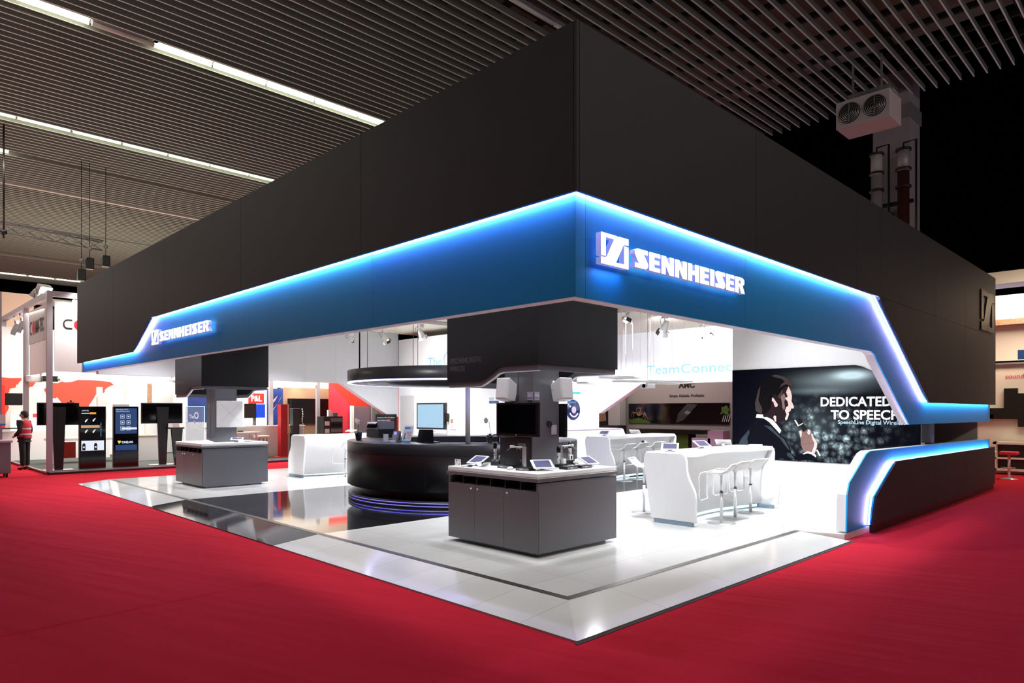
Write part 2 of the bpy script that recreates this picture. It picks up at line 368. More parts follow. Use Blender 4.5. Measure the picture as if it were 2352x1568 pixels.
tag(MB().lathe([(0,0),(.35,0),(.35,.05),(0,.05)], (14.6,.6,11.7)).build('round_vent', 'pbrown'), 'dim round vent between the slats above the fan unit', 'vent')

# ================= THE STAND =================
def floor_mat(name, col, rough, var, size, line):
    m = bpy.data.materials.new(name); m.use_nodes = True; nt = m.node_tree; b = nt.nodes['Principled BSDF']
    b.inputs['Roughness'].default_value = rough; b.inputs['Specular IOR Level'].default_value = .6
    tc = nt.nodes.new('ShaderNodeTexCoord'); br = nt.nodes.new('ShaderNodeTexBrick')
    br.offset = 0; br.inputs['Scale'].default_value = 1; br.inputs['Brick Width'].default_value = size[0]; br.inputs['Row Height'].default_value = size[1]
    br.inputs['Mortar Size'].default_value = .0025; br.inputs['Mortar Smooth'].default_value = .2; br.inputs['Bias'].default_value = 0
    br.inputs['Color1'].default_value = (*col,1); br.inputs['Color2'].default_value = (*[c*(1-var) for c in col],1); br.inputs['Mortar'].default_value = (*line,1)
    nt.links.new(tc.outputs['Object'], br.inputs['Vector']); nt.links.new(br.outputs['Color'], b.inputs['Base Color'])
    n = nt.nodes.new('ShaderNodeTexNoise'); n.inputs['Scale'].default_value = 3; nt.links.new(tc.outputs['Object'], n.inputs['Vector'])
    bp = nt.nodes.new('ShaderNodeBump'); bp.inputs['Strength'].default_value = .02; bp.inputs['Distance'].default_value = .02
    nt.links.new(n.outputs['Fac'], bp.inputs['Height']); nt.links.new(bp.outputs['Normal'], b.inputs['Normal'])
    return m
M['tilew'] = floor_mat('white_gloss_tile', (.74,.73,.71), .10, .06, (1.22,.61), (.35,.34,.33))
M['tilek'] = floor_mat('black_gloss_tile', (.016,.016,.018), .06, .2, (1.22,.61), (.05,.05,.05))
Z0 = .08
struct(MB().box((.70,.70,0),(14.2,5.05,Z0)).box((.70,10.0,0),(14.2,15.2,Z0)).build('floor','tilew'))
struct(B((.70,5.05,0),(14.2,10.0,Z0)).build('floor','tilek'))
def ramp(m, a, b, side):
    # sloped edge strip between a and b along the axis of the side
    lo, hi = .015, Z0
    if side == 'l': v = [(0,a,lo),(.62,a if a>.1 else .62,hi),(.62,b,hi),(0,b,lo)]
    else: v = [(a,0,lo),(b,0,lo),(b-.12 if b>5 else b,.62,hi),(a if a>.1 else .62,.62,hi)]
    n = len(v); lowv = [(p[0],p[1],0) for p in v]
    m.add(v+lowv, [[0,1,2,3] if side=='r' else [0,1,2,3][::-1]]+[(i,(i+1)%n,(i+1)%n+n,i+n) for i in range(n)])
    return m
r1 = MB(); ramp(r1,0,5.05,'l'); ramp(r1,10.0,15.2,'l'); ramp(r1,0,5.6,'r')
struct(r1.build('floor','tilew'))
struct(ramp(MB(),5.05,10.0,'l').build('floor','tilek'))
struct(MB().box((.62,.62,0),(.70,15.2,Z0+.003)).box((.70,.62,0),(5.5,.70,Z0+.003)).build('trim_1','bandm'))
struct(MB().add([(-.03,-.035,.004),(5.7,-.035,.004),(5.7,0,.006),(-.03,0,.006)],[(0,1,2,3)]).build('trim_2', mat('carpet_gap_strip',(.05,.045,.04),.9)))

def zprof(pts, u):
    for (a,b),(c,d) in zip(pts, pts[1:]):
        if a <= u <= c: return b+(d-b)*(u-a)/(c-a)
    return pts[-1][1]
def cut(pts, u0, u1):
    return [(u0,zprof(pts,u0))]+[p for p in pts if u0 < p[0] < u1]+[(u1,zprof(pts,u1))]
def panels(thg, name, bot, seams, top, axis, d0, d1, m, gap=.003, brk=(), ztop=None):
    for i,(a,b) in enumerate(zip(seams, seams[1:])):
        c = cut(bot, a+gap, b-gap)
        t = [(u, (ztop(u) if ztop else top)) for u in sorted(set([q[0] for q in c]+[q for q in brk if a+gap < q < b-gap]), reverse=True)]
        MB().prism(c+t, axis, d0, d1).build(name, m, thg)
def band(thg, name, pts, off0, off1, axis, d0, d1, m):
    """thin strip that follows the profile pts, offset upward"""
    def offs(o):
        out = []
        for i,p in enumerate(pts):
            n = Vector((0,0))
            for a,b in ([(pts[i-1],p)] if i else [])+([(p,pts[i+1])] if i < len(pts)-1 else []):
                e = Vector((b[0]-a[0], b[1]-a[1])).normalized(); n += Vector((-e.y, e.x))
            n.normalize(); out.append((p[0]+n.x*o, p[1]+n.y*o))
        return out
    return MB().prism(offs(off0)+offs(off1)[::-1], axis, d0, d1).build(name, m, thg)

can = thing('exhibition_canopy', 'huge dark grey box canopy over the stand with a blue band and glowing edge', 'canopy', (0,0,4.68))
LD = [(0,3.40),(9.94,3.40),(11.02,2.85),(15.27,2.84)]
RD = [(0,3.40),(6.70,3.38),(9.26,1.87),(14.42,1.86)]
LB = [(0.06,2.625),(15.4,2.64)]
RB = [(0.06,2.625),(6.72,2.60),(6.86,2.56),(6.97,2.47),(8.50,1.51),(14.38,1.49)]
panels(can, 'fascia_panel', LD, [0.0,.035,2.99,6.05,9.18,12.28,15.27], 4.68, 'x', .0, .03, 'dark')
RDU = [(0,3.40),(6.70,3.38),(14.42,3.38)]
panels(can, 'fascia_panel', RDU, [.03,2.90,5.83,6.77,9.66,11.70,14.42], 4.68, 'y', .0, .03, 'dark')
RDL = [(6.74,3.355),(9.26,1.87),(14.42,1.86)]
panels(can, 'fascia_panel', RDL, [6.76,9.66,11.70,14.42], 3.374, 'y', .0, .03, 'dark')
panels(can, 'blue_band', LB, [.10,2.92,6.0,12.2,15.2], 3.6, 'x', .10, .12, 'blue', .002, brk=(9.94,11.02), ztop=lambda u: zprof(LD,u)+.12)
panels(can, 'blue_band', RB, [.10,.22,2.86,5.8,6.72,9.3,11.6,14.38], 3.6, 'y', .10, .12, 'blue', .002, brk=(6.70,9.26), ztop=lambda u: zprof(RD,u)+.14)
# linings
MB().prism([(.125,2.625)]+LB[1:]+[(15.2,4.6),(.125,4.6)], 'x', .12, .24).build('lining', 'trim', can)
MB().prism([(.125,2.625)]+RB[1:]+[(14.38,4.6),(.125,4.6)], 'y', .12, .24).build('lining', 'trim', can)
MB().box((.03,15.05,2.62),(14.2,15.24,4.66)).build('rear_panel','dark',can) if 0 else None
# top cap and ends
B((.03,.03,4.60),(14.4,15.24,4.66)).build('top_deck','kdark',can)
B((14.36,.03,1.88),(14.42,.4,4.66)).build('end_panel','dark',can)
B((.03,15.2,2.86),(.38,15.26,4.66)).build('end_panel','dark',can)
# LED strips hidden in the shadow gap
for a,b,c in ((.06,2.95,'ledb'),(2.97,9.3,'ledc'),(9.3,11.3,'ledb'),(11.3,12.3,'ledc'),(12.3,15.1,'ledb')):
    band(can, 'led_strip', cut(LD,a,b), .030, .038, 'x', .070, .085, c)
for a,b,c in ((.06,2.87,'ledb'),(2.9,5.8,'ledc'),(5.83,9.3,'ledb'),(9.3,14.2,'ledc')):
    band(can, 'led_strip', cut(RD,a,b), .030, .038, 'y', .070, .085, c)
# stand ceiling
B((.24,.24,4.2),(14.2,15.0,4.24)).build('ceiling_fabric','ceil',can)
# rear fascias seen from inside
RF = [(3.86,2.56),(9.35,2.55),(11.0,1.63)]
MB().prism(RF+[(11.0,4.2),(3.85,4.2)], 'x', 14.2, 14.45).build('rear_fascia','wwall',can)
LFx = [(.38,2.60),(6.83,2.56),(8.59,1.53),(8.9,1.53)]
for a,b in ((.38,2.6),(2.6,5.66),(5.66,6.65),(6.65,8.9)):
    c = cut(LFx,a+.002,b-.002); MB().prism(c+[(b-.002,4.2),(a+.002,4.2)], 'y', 15.02, 15.24).build('rear_fascia','gwall',can)
# dark relief emblem on the facade end
def emblem(fr, w, h, m, parent, d0, d1, name='emblem'):
    P1 = [(0,.27),(0,1),(.56,1),(.50,.87),(.16,.87),(.16,.27)]
    P2 = [(0,0),(0,.21),(.12,.21),(.20,.25),(.48,.90),(.54,.97),(.62,1),(1,1),(1,.79),(.88,.79),(.80,.75),(.52,.10),(.46,.03),(.38,0)]
    P3 = [(1,.73),(1,0),(.44,0),(.50,.13),(.84,.13),(.84,.73)]
    mb = MB()
    for P in (P1,P2,P3):
        n = len(P); vs = [fr(u*w,v*h,d1) for u,v in P]+[fr(u*w,v*h,d0) for u,v in P]
        mb.add(vs, [list(range(n))[::-1],[n+i for i in range(n)]]+[(i,(i+1)%n+0,(i+1)%n+n,i+n) for i in range(n)])
    mb.v = mb.v
    return mb.build(name, m, parent)
t = thing('relief_emblem', 'dark square emblem with slanted stroke set on the far right end of the canopy', 'emblem', (13.5,0,3.9))
emblem(frame((12.95,-.004,3.42),*FY), 1.18, .84, mat('relief_dark',(.012,.009,.008),.5), t, -.0, .02)

# illuminated signs
GL = {
 'S': ([(.12,1),(.64,1),(.64,.76),(.44,.76),(.66,.30),(.66,.12),(.54,0),(0,0),(0,.24),(.20,.24),(.0,.70),(0,.88)], .66),
 'E': ([(0,0),(0,1),(.56,1),(.56,.78),(.26,.78),(.26,.62),(.52,.62),(.52,.40),(.26,.40),(.26,.22),(.56,.22),(.56,0)], .56),
 'N': ([(0,0),(0,1),(.25,1),(.45,.50),(.45,1),(.68,1),(.68,0),(.44,0),(.23,.52),(.23,0)], .68),
 'H': ([(0,0),(0,1),(.25,1),(.25,.63),(.43,.63),(.43,1),(.68,1),(.68,0),(.43,0),(.43,.37),(.25,.37),(.25,0)], .68),
 'I': ([(0,0),(0,1),(.27,1),(.27,0)], .27),
 'R': ([(0,0),(0,1),(.52,1),(.66,.88),(.66,.60),(.54,.50),(.70,0),(.43,0),(.31,.40),(.26,.40),(.26,.60),(.40,.60),(.40,.80),(.25,.80),(.25,0)], .70)}
def sign(label, org, fx, total, h, eh, ew, gapx):
    t = thing('illuminated_sign', label, 'sign', org, 0); fr = frame(org, *fx)
    emblem(fr, ew, eh, 'sign', t, .05, .052); emblem(fr, ew*.999, eh*.999, 'signside', t, .0, .05, 'emblem_side')
    wd = 'SENNHEISER'; sp = .07; tw = sum(GL[c][1] for c in wd)+sp*(len(wd)-1)
    sx = (total-ew-gapx)/tw; x = ew+gapx; y0 = (eh-h)*.42
    for c in wd:
        P, adv = GL[c]; n = len(P)
        def pos(p): return (x+p[0]*sx, y0+p[1]*h)
        L = MB().add([fr(*pos(p),.05) for p in P], [list(range(n))]).build('letter','sign',t)
        vs = [fr(*pos(p),.05) for p in P]+[fr(*pos(p),0) for p in P]
        MB().add(vs, [(i,(i+1)%n,(i+1)%n+n,i+n) for i in range(n)]).build('letter_side','signside',L)
        x += (adv+sp)*sx
    return t
struct(MB().prism([(5.48,.70),(5.48,.62),(5.66,.10),(9.75,.10),(9.75,.70)],'z',0,Z0).build('floor','tilew'))
s1 = sign('large glowing white logo sign on the right blue band of the canopy', (.29,.05,2.895), FY, 2.36, .158, .245, .36, .09)
s2 = sign('smaller glowing white logo sign at the far left end of the blue band', (.05,9.86,2.90), FX, 2.66, .165, .255, .37, .06)
lamp('AREA','sign_glow',(.48,.04,2.88),(.48,.04,0),.6,(.3,.4,1),shape='RECTANGLE',size=.35,size_y=.03)

# right low wall
lw = thing('low_side_wall', 'low dark side wall at the right with a blue illuminated angled edge', 'wall', (9.5,.2,0))
LWB = [(5.75,.10),(5.78,.60),(5.86,.76),(6.52,1.12),(6.68,1.155),(14.34,1.10),(14.34,.10)]
MB().prism(LWB,'y',.10,.12).build('blue_face','blue',lw)
MB().prism(LWB,'y',.12,.24).build('white_body','trim',lw)
DKE = [(6.48,.0),(6.52,.30),(6.62,.52),(7.52,.97),(14.36,.93)]
for a,b in ((6.48,9.66),(9.66,11.7),(11.7,14.36)):
    if a == 6.48: poly = [(9.657,0),(6.48,0),(6.52,.30),(6.62,.52),(7.52,.97),(9.657,.957)]
    else: poly = [(b-.003,0),(a+.003,0),(a+.003,zprof([(7.52,.97),(14.36,.93)],a)),(b-.003,zprof([(7.52,.97),(14.36,.93)],b))]
    MB().prism([(x,max(z,.12)) for x,z in poly],'y',.0,.03).build('dark_panel','dark',lw)
B((6.5,.02,0),(14.34,.06,.12)).build('kick_board','kdark',lw)
B((5.80,.11,0),(6.50,.13,.10)).build('blue_plinth','blue',lw)
band(lw,'led_strip',[(6.50,.12),(6.54,.30),(6.63,.52),(7.52,.97),(14.2,.93)][:4],-.03,-.022,'y',.070,.085,'ledb')
band(lw,'led_strip',[(7.52,.97),(10.0,.955)],-.03,-.022,'y',.070,.085,'ledb')
band(lw,'led_strip',[(10.02,.955),(14.2,.93)],-.03,-.022,'y',.070,.085,'ledc')
B((14.30,.03,0),(14.36,.42,.93)).build('end_panel','dark',lw)

# walls of the stand
struct(MB().box((9.75,.25,Z0),(9.95,3.85,4.2)).box((9.95,3.65,Z0),(14.2,3.85,4.2)).build('wall_right','wwall'))
struct(B((14.2,.3,Z0),(14.3,3.85,4.2)).build('wall_rear','warmw'))
struct(B((8.9,11.0,Z0),(14.2,15.0,4.0)).build('wall_core','wwall'))

# mural
pw = thing('wall_mural', 'large dark wall mural of a man speaking into a microphone before an audience', 'mural', (9.74,2.0,.72))
def mural_mat():
    m = bpy.data.materials.new('mural_print'); m.use_nodes = True; nt = m.node_tree; b = nt.nodes['Principled BSDF']; b.inputs['Roughness'].default_value = .6; b.inputs['Specular IOR Level'].default_value = .04
    tc = nt.nodes.new('ShaderNodeTexCoord'); L = nt.links
    def math_(op, a, bb=None, cl=False):
        n = nt.nodes.new('ShaderNodeMath'); n.operation = op; n.use_clamp = cl
        for i, v in enumerate((a, bb)):
            if v is None: continue
            if isinstance(v, (int,float)): n.inputs[i].default_value = v
            else: L.new(v, n.inputs[i])
        return n.outputs[0]
    sp = nt.nodes.new('ShaderNodeSeparateXYZ'); L.new(tc.outputs['Object'], sp.inputs[0]); y = sp.outputs['Y']; z = sp.outputs['Z']
    def blob(cy, cz, ry, rz, pw):
        dy = math_('DIVIDE', math_('SUBTRACT', y, cy), ry); dz = math_('DIVIDE', math_('SUBTRACT', z, cz), rz)
        d = math_('ADD', math_('MULTIPLY',dy,dy), math_('MULTIPLY',dz,dz)); e = math_('POWER', 2.718, math_('MULTIPLY', d, -1)); return math_('POWER', e, pw)
    g = math_('ADD', math_('MULTIPLY', blob(-.58,1.69,.28,.075,1), 1.3), math_('MULTIPLY', blob(-.30,1.60,.70,.16,1), .26))
    g = math_('ADD', g, math_('MULTIPLY', blob(.0,1.40,.55,.06,1), .16))
    v = nt.nodes.new('ShaderNodeTexVoronoi'); v.inputs['Scale'].default_value = 7.0; v.feature = 'SMOOTH_F1'; v.inputs['Smoothness'].default_value = .25; v.inputs['Randomness'].default_value = .75; L.new(tc.outputs['Object'], v.inputs['Vector'])
    hd = math_('POWER', math_('SUBTRACT', 1, math_('MULTIPLY', v.outputs['Distance'], 1.35), True), 1.8)
    n2 = nt.nodes.new('ShaderNodeTexNoise'); n2.inputs['Scale'].default_value = 22; n2.inputs['Detail'].default_value = 3; L.new(tc.outputs['Object'], n2.inputs['Vector'])
    sc = nt.nodes.new('ShaderNodeSeparateColor'); L.new(v.outputs['Color'], sc.inputs[0])
    crowd = math_('MULTIPLY', math_('MULTIPLY', hd, math_('ADD', .15, sc.outputs[0])), math_('MULTIPLY', math_('POWER', n2.outputs['Fac'], 2.5), 8.0))
    env = blob(-.15,.45,.75,.50,1.0)
    crowd = math_('MULTIPLY', crowd, math_('MULTIPLY', env, 1.0))
    haze = math_('MULTIPLY', blob(.15,.75,.45,.35,1), .05)
    tot = math_('ADD', math_('ADD', g, crowd), haze)
    mx = nt.nodes.new('ShaderNodeMix'); mx.data_type = 'RGBA'; mx.inputs['A'].default_value = (.002,.002,.006,1); mx.inputs['B'].default_value = (.62,.80,.84,1)
    L.new(tot, mx.inputs['Factor']); L.new(mx.outputs['Result'], b.inputs['Base Color'])
    return m
M['mural'] = mural_mat()

MP = [(3.85,.72),(3.85,2.60),(1.36,2.60),(1.24,2.57),(.26,2.08),(.26,.72)]
MB().prism(MP,'x',9.735,9.75).build('printed_panel','mural',pw)
B((9.74,.05,1.17),(9.76,.25,1.50)).build('printed_panel','kdark',pw)
# artwork outlines, in metres on the mural (y to the left is larger)
import math as _m
def art(pts):  # rectifies the traced artwork outline into metres on the mural plane
    out = []
    for a,b_ in pts:
        px = (1640+a/4.9-1176)/1568; c, s = _m.cos(TH), _m.sin(TH); D = (px*c+s, -px*s+c); tt = (9.73+3.933)/D[0]
        out.append((-(-3.314+tt*D[1]), 1.75+(941-780-b_/4.9)/1568*tt))
    return out
fm = frame((9.733,0,0),*FX)
def A(name, pts, m, d): return flat(name, art(pts), fm, m, pw, d)
M['m_suit'] = mat('mural_suit',(.003,.0035,.007),.6,spec=.05,noise=.3); M['m_suitl'] = mat('mural_suit_light',(.035,.045,.06),.6,spec=.05,noise=.6,nscale=9)
M['m_hair'] = mat('mural_hair',(.004,.003,.004),.6,spec=.05); M['m_hairl'] = mat('mural_hair_light',(.05,.038,.036),.6,spec=.05,noise=.95,nscale=60)
M['m_face'] = mat('mural_face',(.018,.010,.012),.6,spec=.05); M['m_facel'] = mat('mural_face_light',(.72,.52,.48),.6,spec=.05,noise=.2,nscale=20); M['m_facem'] = mat('mural_face_mid',(.20,.12,.11),.6,spec=.05,noise=.3,nscale=20)
M['m_white'] = mat('mural_white',(.75,.75,.72),.6,spec=.05)
A('jacket',[(255,1180),(262,1140),(290,1110),(350,1030),(430,960),(470,880),(540,880),(640,950),(740,1060),(800,1110),(850,1200),(870,1270),(905,1310),(1000,1285),(1060,1275),(1150,1320),(1165,1360),(255,1300)],'m_suit',.002)
A('jacket_sheen',[(265,1200),(300,1120),(360,1050),(395,1010),(400,1050),(375,1110),(385,1190),(350,1290),(262,1280)],'m_suitl',.004)
A('jacket_sheen',[(560,960),(640,975),(735,1075),(790,1120),(838,1200),(850,1250),(800,1190),(740,1110),(660,1040)],'m_suitl',.004)
A('jacket_sheen',[(820,1270),(865,1275),(910,1340),(860,1330),(825,1305)],'m_suitl',.004)
A('neck',[(560,800),(700,760),(720,830),(745,940),(700,950),(600,880),(540,840)],'m_face',.003)
A('face',[(700,470),(840,520),(862,570),(878,635),(872,690),(902,755),(893,775),(868,775),(862,800),(836,818),(846,832),(828,890),(805,912),(745,918),(700,930),(660,850),(620,760),(640,600)],'m_face',.004)
A('face_light',[(838,525),(862,570),(878,635),(872,690),(902,755),(893,775),(870,772),(862,800),(836,818),(846,832),(828,890),(808,911),(800,885),(818,840),(800,800),(812,760),(838,740),(828,690),(800,660),(830,640),(812,590)],'m_facel',.006)
A('face_light',[(748,640),(790,600),(808,650),(790,700),(800,760),(790,800),(770,760),(765,700)],'m_facem',.0055)
A('face_light',[(680,850),(700,860),(700,925),(684,915),(668,870)],'m_facel',.0055)
A('ear',[(650,660),(665,650),(690,685),(720,730),(712,752),(690,758),(678,735),(670,700),(652,690)],'m_facel',.006)
A('hair',[(470,835),(458,700),(478,600),(520,500),(580,430),(650,395),(700,390),(780,410),(840,440),(888,480),(896,510),(872,530),(845,522),(800,525),(770,560),(760,610),(735,650),(712,640),(690,600),(655,640),(650,690),(640,760),(600,820),(545,840)],'m_hair',.0065)
A('hair_light',[(640,405),(700,392),(780,412),(840,442),(888,482),(895,508),(872,528),(848,518),(815,500),(770,520),(735,545),(760,500),(800,470),(760,440),(700,425)],'m_hairl',.0085)
A('hair_light',[(500,560),(525,510),(515,600),(500,680),(545,780),(540,830),(505,820),(470,800),(462,720),(480,650)],'m_hairl',.0085)
A('hair_light',[(715,640),(750,590),(768,560),(778,575),(765,620),(740,660)],'m_hairl',.0085)
A('collar',[(483,832),(547,836),(560,870),(600,870),(660,900),(710,955),(757,1020),(740,1056),(690,1000),(620,925),(560,885),(470,876)],'m_white',.005)
A('sleeve',[(905,1310),(950,1290),(1005,1280),(1060,1270),(1150,1315),(1165,1360),(905,1350)],'m_suit',.005)
A('cuff',[(1000,1282),(1050,1254),(1120,1268),(1150,1300),(1150,1325),(1100,1290),(1055,1276),(1005,1290)],'m_white',.0085)
A('hand',[(958,1030),(985,1012),(1010,1040),(1050,1000),(1085,1015),(1090,1050),(1113,1060),(1120,1092),(1165,1160),(1160,1210),(1140,1270),(1110,1290),(1055,1262),(1015,1258),(985,1200),(972,1100)],'m_facem',.007)
A('hand_light',[(1060,1005),(1085,1018),(1088,1050),(1070,1070),(1050,1050)],'m_facel',.0085)
A('hand_light',[(1095,1058),(1112,1062),(1120,1092),(1163,1160),(1158,1210),(1138,1268),(1118,1280),(1105,1250),(1125,1200),(1130,1160),(1105,1110)],'m_facel',.0085)
A('hand_light',[(960,1032),(980,1018),(990,1040),(985,1090),(975,1100)],'m_facel',.0085)
A('microphone',[(938,895),(962,868),(975,885),(1050,1005),(1012,1038),(990,1005)],'black',.009)
A('microphone_ring',[(905,905),(918,900),(955,960),(1000,935),(1004,945),(945,975)],'m_white',.0095)
A('microphone_tail',[(1150,1240),(1166,1234),(1203,1302),(1188,1314)],'m_white',.0095)
text('headline','DEDICATED',frame((9.73,1.99,1.815),*FX),1.27,.185,'txtw',pw,bold=.028)
text('headline','TO SPEECH',frame((9.73,1.80,1.565),*FX),1.22,.185,'txtw',pw,bold=.028)
text('subtitle','SpeechLine Digital Wireless',frame((9.73,1.665,1.455),*FX),1.17,.10,mat('mural_blue_text',(.55,.78,.92),.5,emit=(.5,.8,1),es=.15),pw,bold=.01)

# lettering on the rear walls
t = thing('wall_lettering','pale blue word on the white rear wall fascia right of the hanging dark box','lettering',(14.19,7.7,2.86))
text('word','TeamConnect',frame((14.19,9.10,2.86),*FX),3.1,.28,'txtb',t)
t = thing('wall_lettering','pale blue word beside an outlined globe high on the core wall above the ring','lettering',(8.89,13,3.1))
text('word','The',frame((8.89,13.44,3.08),*FX),.66,.26,'txtb',t)
MB().lathe([(.20,-.004),(.225,-.004)],(8.885,12.45,3.25),32,axis='x').build('globe_outline','txtb',t)
# disc sign on the core side wall
t = thing('disc_sign','round blue-black disc sign with smiling white arc on the white core wall','sign',(12.85,10.98,1.75))
MB().lathe([(0,-.03),(.315,-.03),(.33,0)],(12.85,10.99,1.75),48,axis='y').build('disc',mat('disc_navy',(.002,.005,.05),.3),t)
MB().lathe([(.335,-.01),(.37,-.004)],(12.85,10.99,1.75),48,axis='y').build('halo_ring',emat('disc_halo',(.45,.6,1),2.0),t)
MB().lathe([(0,-.036),(.115,-.036)],(12.85,10.99,1.75),32,axis='y').build('hub','post',t)
MB().tube([(12.85+.22*math.sin(a),10.95,1.75-.22*math.cos(a)) for a in [R(x) for x in range(-62,63,6)]],.02,6).build('smile_arc','txtw',t)
MB().sphere((12.66,10.95,1.86),.03).sphere((12.94,10.95,1.98),.018).build('dots','txtw',t)
tag(B((12.55,10.975,2.28),(13.2,10.99,2.33)).build('blue_label','bluetag'),'thin pale blue label strip above the round disc sign','label')

# ================= KIOSKS =================
def kiosk(loc, label):
    a, b = .725, .79
    t = thing('display_counter', label, 'counter', loc, 0, 'graphite display counters under the hanging boxes'); X,Y,Z = loc
    def bx(p, q): return B((X+p[0],Y+p[1],Z+p[2]),(X+q[0],Y+q[1],Z+q[2]))
    bx((-a+.10,-b+.10,0),(a-.10,b-.10,.055)).build('plinth','alu',t)
    bx((-a+.02,-b,.05),(a,b,.75)).box((X-a+.25,Y-b,Z+.75),(X+a,Y+b,Z+.84)).box((X-a+.005,Y-b,Z+.75),(X-a+.25,Y-b+.03,Z+.84)).box((X-a+.005,Y+b-.03,Z+.75),(X-a+.25,Y+b,Z+.84)).build('body','kiosk',t,bev=.002)
    m = MB()
    for i in range(1,6): yy = Y-b+.03+(2*b-.06)*i/6; m.box((X-a+.01,yy-.008,Z+.75),(X-a+.25,yy+.008,Z+.838))
    m.box((X-a+.24,Y-b+.03,Z+.75),(X-a+.25,Y+b-.03,Z+.84)); m.build('shelf_divider','kdark',t)
    ys = [-b+.003, -b+.55, -b+1.07, b-.003]
    for i in range(3):
        d = bx((-a,ys[i]+.002,.055),(-a+.018,ys[i+1]-.002,.745)).build('door','kiosk',t,bev=.0015)
        ky = (ys[i+1]-.06) if i in (0,1) else ys[i]+.06
        MB().cyl((X-a-.012,Y+ky,Z+.70),(X-a,Y+ky,Z+.70),.011,n=14).build('knob','plw',d)
    bx((a-.002+.0,-b+.01,.05),(a+.001,b-.01,.84)).build('side_panel','kiosk',t)
    bx((-a-.012,-b-.012,.853),(a+.012,b+.012,.893)).build('lower_slab','kiosk',t,bev=.002)
    bx((-a+.0,-b+.0,.893),(a-.0,b-.0,.903)).build('light_line','plw',t)
    bx((-a-.002,-b-.002,.906),(a+.002,b+.002,.952)).build('counter_top','white',t,bev=.004)
    return t
K1 = (2.345,2.725,Z0); K2 = (2.22,12.38,Z0)
kiosk(K1,'graphite display counter with three doors in the foreground under the large hanging box')
kiosk(K2,'smaller looking graphite display counter at the far left end of the stand')
def pillar(loc, label):
    X,Y,Z = loc; t = thing('square_pillar', label, 'pillar', (X,Y,Z+.952))
    h = .245
    B((X-h,Y-h,Z+.952),(X+h,Y+h,4.2)).build('shaft','kiosk',t,bev=.003)
    MB().box((X-h-.002,Y-.003,Z+.96),(X-h+.002,Y+.003,4.1)).build('seam','kdark',t)
    return t
pillar(K1,'square graphite pillar rising from the foreground counter'); pillar(K2,'square graphite pillar rising from the far left counter')
def hangbox(loc, label):
    X,Y,Z = loc; a,b = .735,.80; t = thing('hanging_box', label, 'hanging box', (X,Y,2.2), 0, 'dark hanging boxes around the pillars')
    prof = lambda dz: [(-b,2.26+dz),(-b+.58,2.26+dz),(-b+.66,2.245+dz),(-b+.74,2.20+dz),(-b+.90,2.13+dz),(-b+.97,2.105+dz),(-b+1.05,2.10+dz),(b,2.10+dz)]
    w = .03
    def wall(x0,x1,dz,top,i=0,name='side_wall',m='hbox'):
        p = [(Y+min(max(u,-b+i),b-i),z) for u,z in prof(dz)]; q = p+[(y,z_) for (y,_),z_ in zip(reversed(p),[top(z) for _,z in reversed(p)])]
        MB().prism(q,'x',x0,x1).build(name,m,t)
    wall(X-a,X-a+w,0,lambda z:4.2); wall(X+a-w,X+a,0,lambda z:4.2)
    B((X-a+w,Y-b,2.26),(X+a-w,Y-b+w,4.2)).build('front_wall','hbox',t); B((X-a+w,Y+b-w,2.10),(X+a-w,Y+b,4.2)).build('back_wall','hbox',t)
    # inset lower rim with a light edge
    wall(X-a+.02,X-a+.05,-.062,lambda z:z+.07,.02,'lower_rim','kiosk'); wall(X+a-.05,X+a-.02,-.062,lambda z:z+.07,.02,'lower_rim','kiosk')
    B((X-a+.05,Y-b+.02,2.198),(X+a-.05,Y-b+.05,2.265)).build('lower_rim','kiosk',t); B((X-a+.05,Y+b-.05,2.038),(X+a-.05,Y+b-.02,2.11)).build('lower_rim','kiosk',t)
    wall(X-a+.022,X-a+.06,-.072,lambda z:z+.010,.02,'light_edge','trim'); wall(X+a-.06,X+a-.022,-.072,lambda z:z+.010,.02,'light_edge','trim')
    return t
for k_ in (K1,K2):
    for dx,dy in ((-.5,-.55),(.5,-.55),(-.5,.55),(.5,.55)): lamp('SPOT','box_downlight',(k_[0]+dx,k_[1]+dy,3.9),(k_[0]+dx*.9,k_[1]+dy*.9,1),170,COOL,spot_size=R(75),spot_blend=.8,shadow_soft_size=.08)
hb = hangbox(K1,'large dark hanging box with curved lower edge over the foreground counter')
text('lettering','SPEECHLINE DIGITAL',frame((K1[0]-.737,3.46,2.335),*FX),.60,.065,'txtg',hb)
text('lettering','WIRELESS',frame((K1[0]-.737,3.46,2.235),*FX),.29,.065,'txtg',hb)
hb2 = hangbox(K2,'dark hanging box with curved lower edge over the far left counter')
text('lettering','THE TEAMCONNECT',frame((K2[0]-.737,13.12,2.335),*FX),.52,.065,'txtg',hb2)

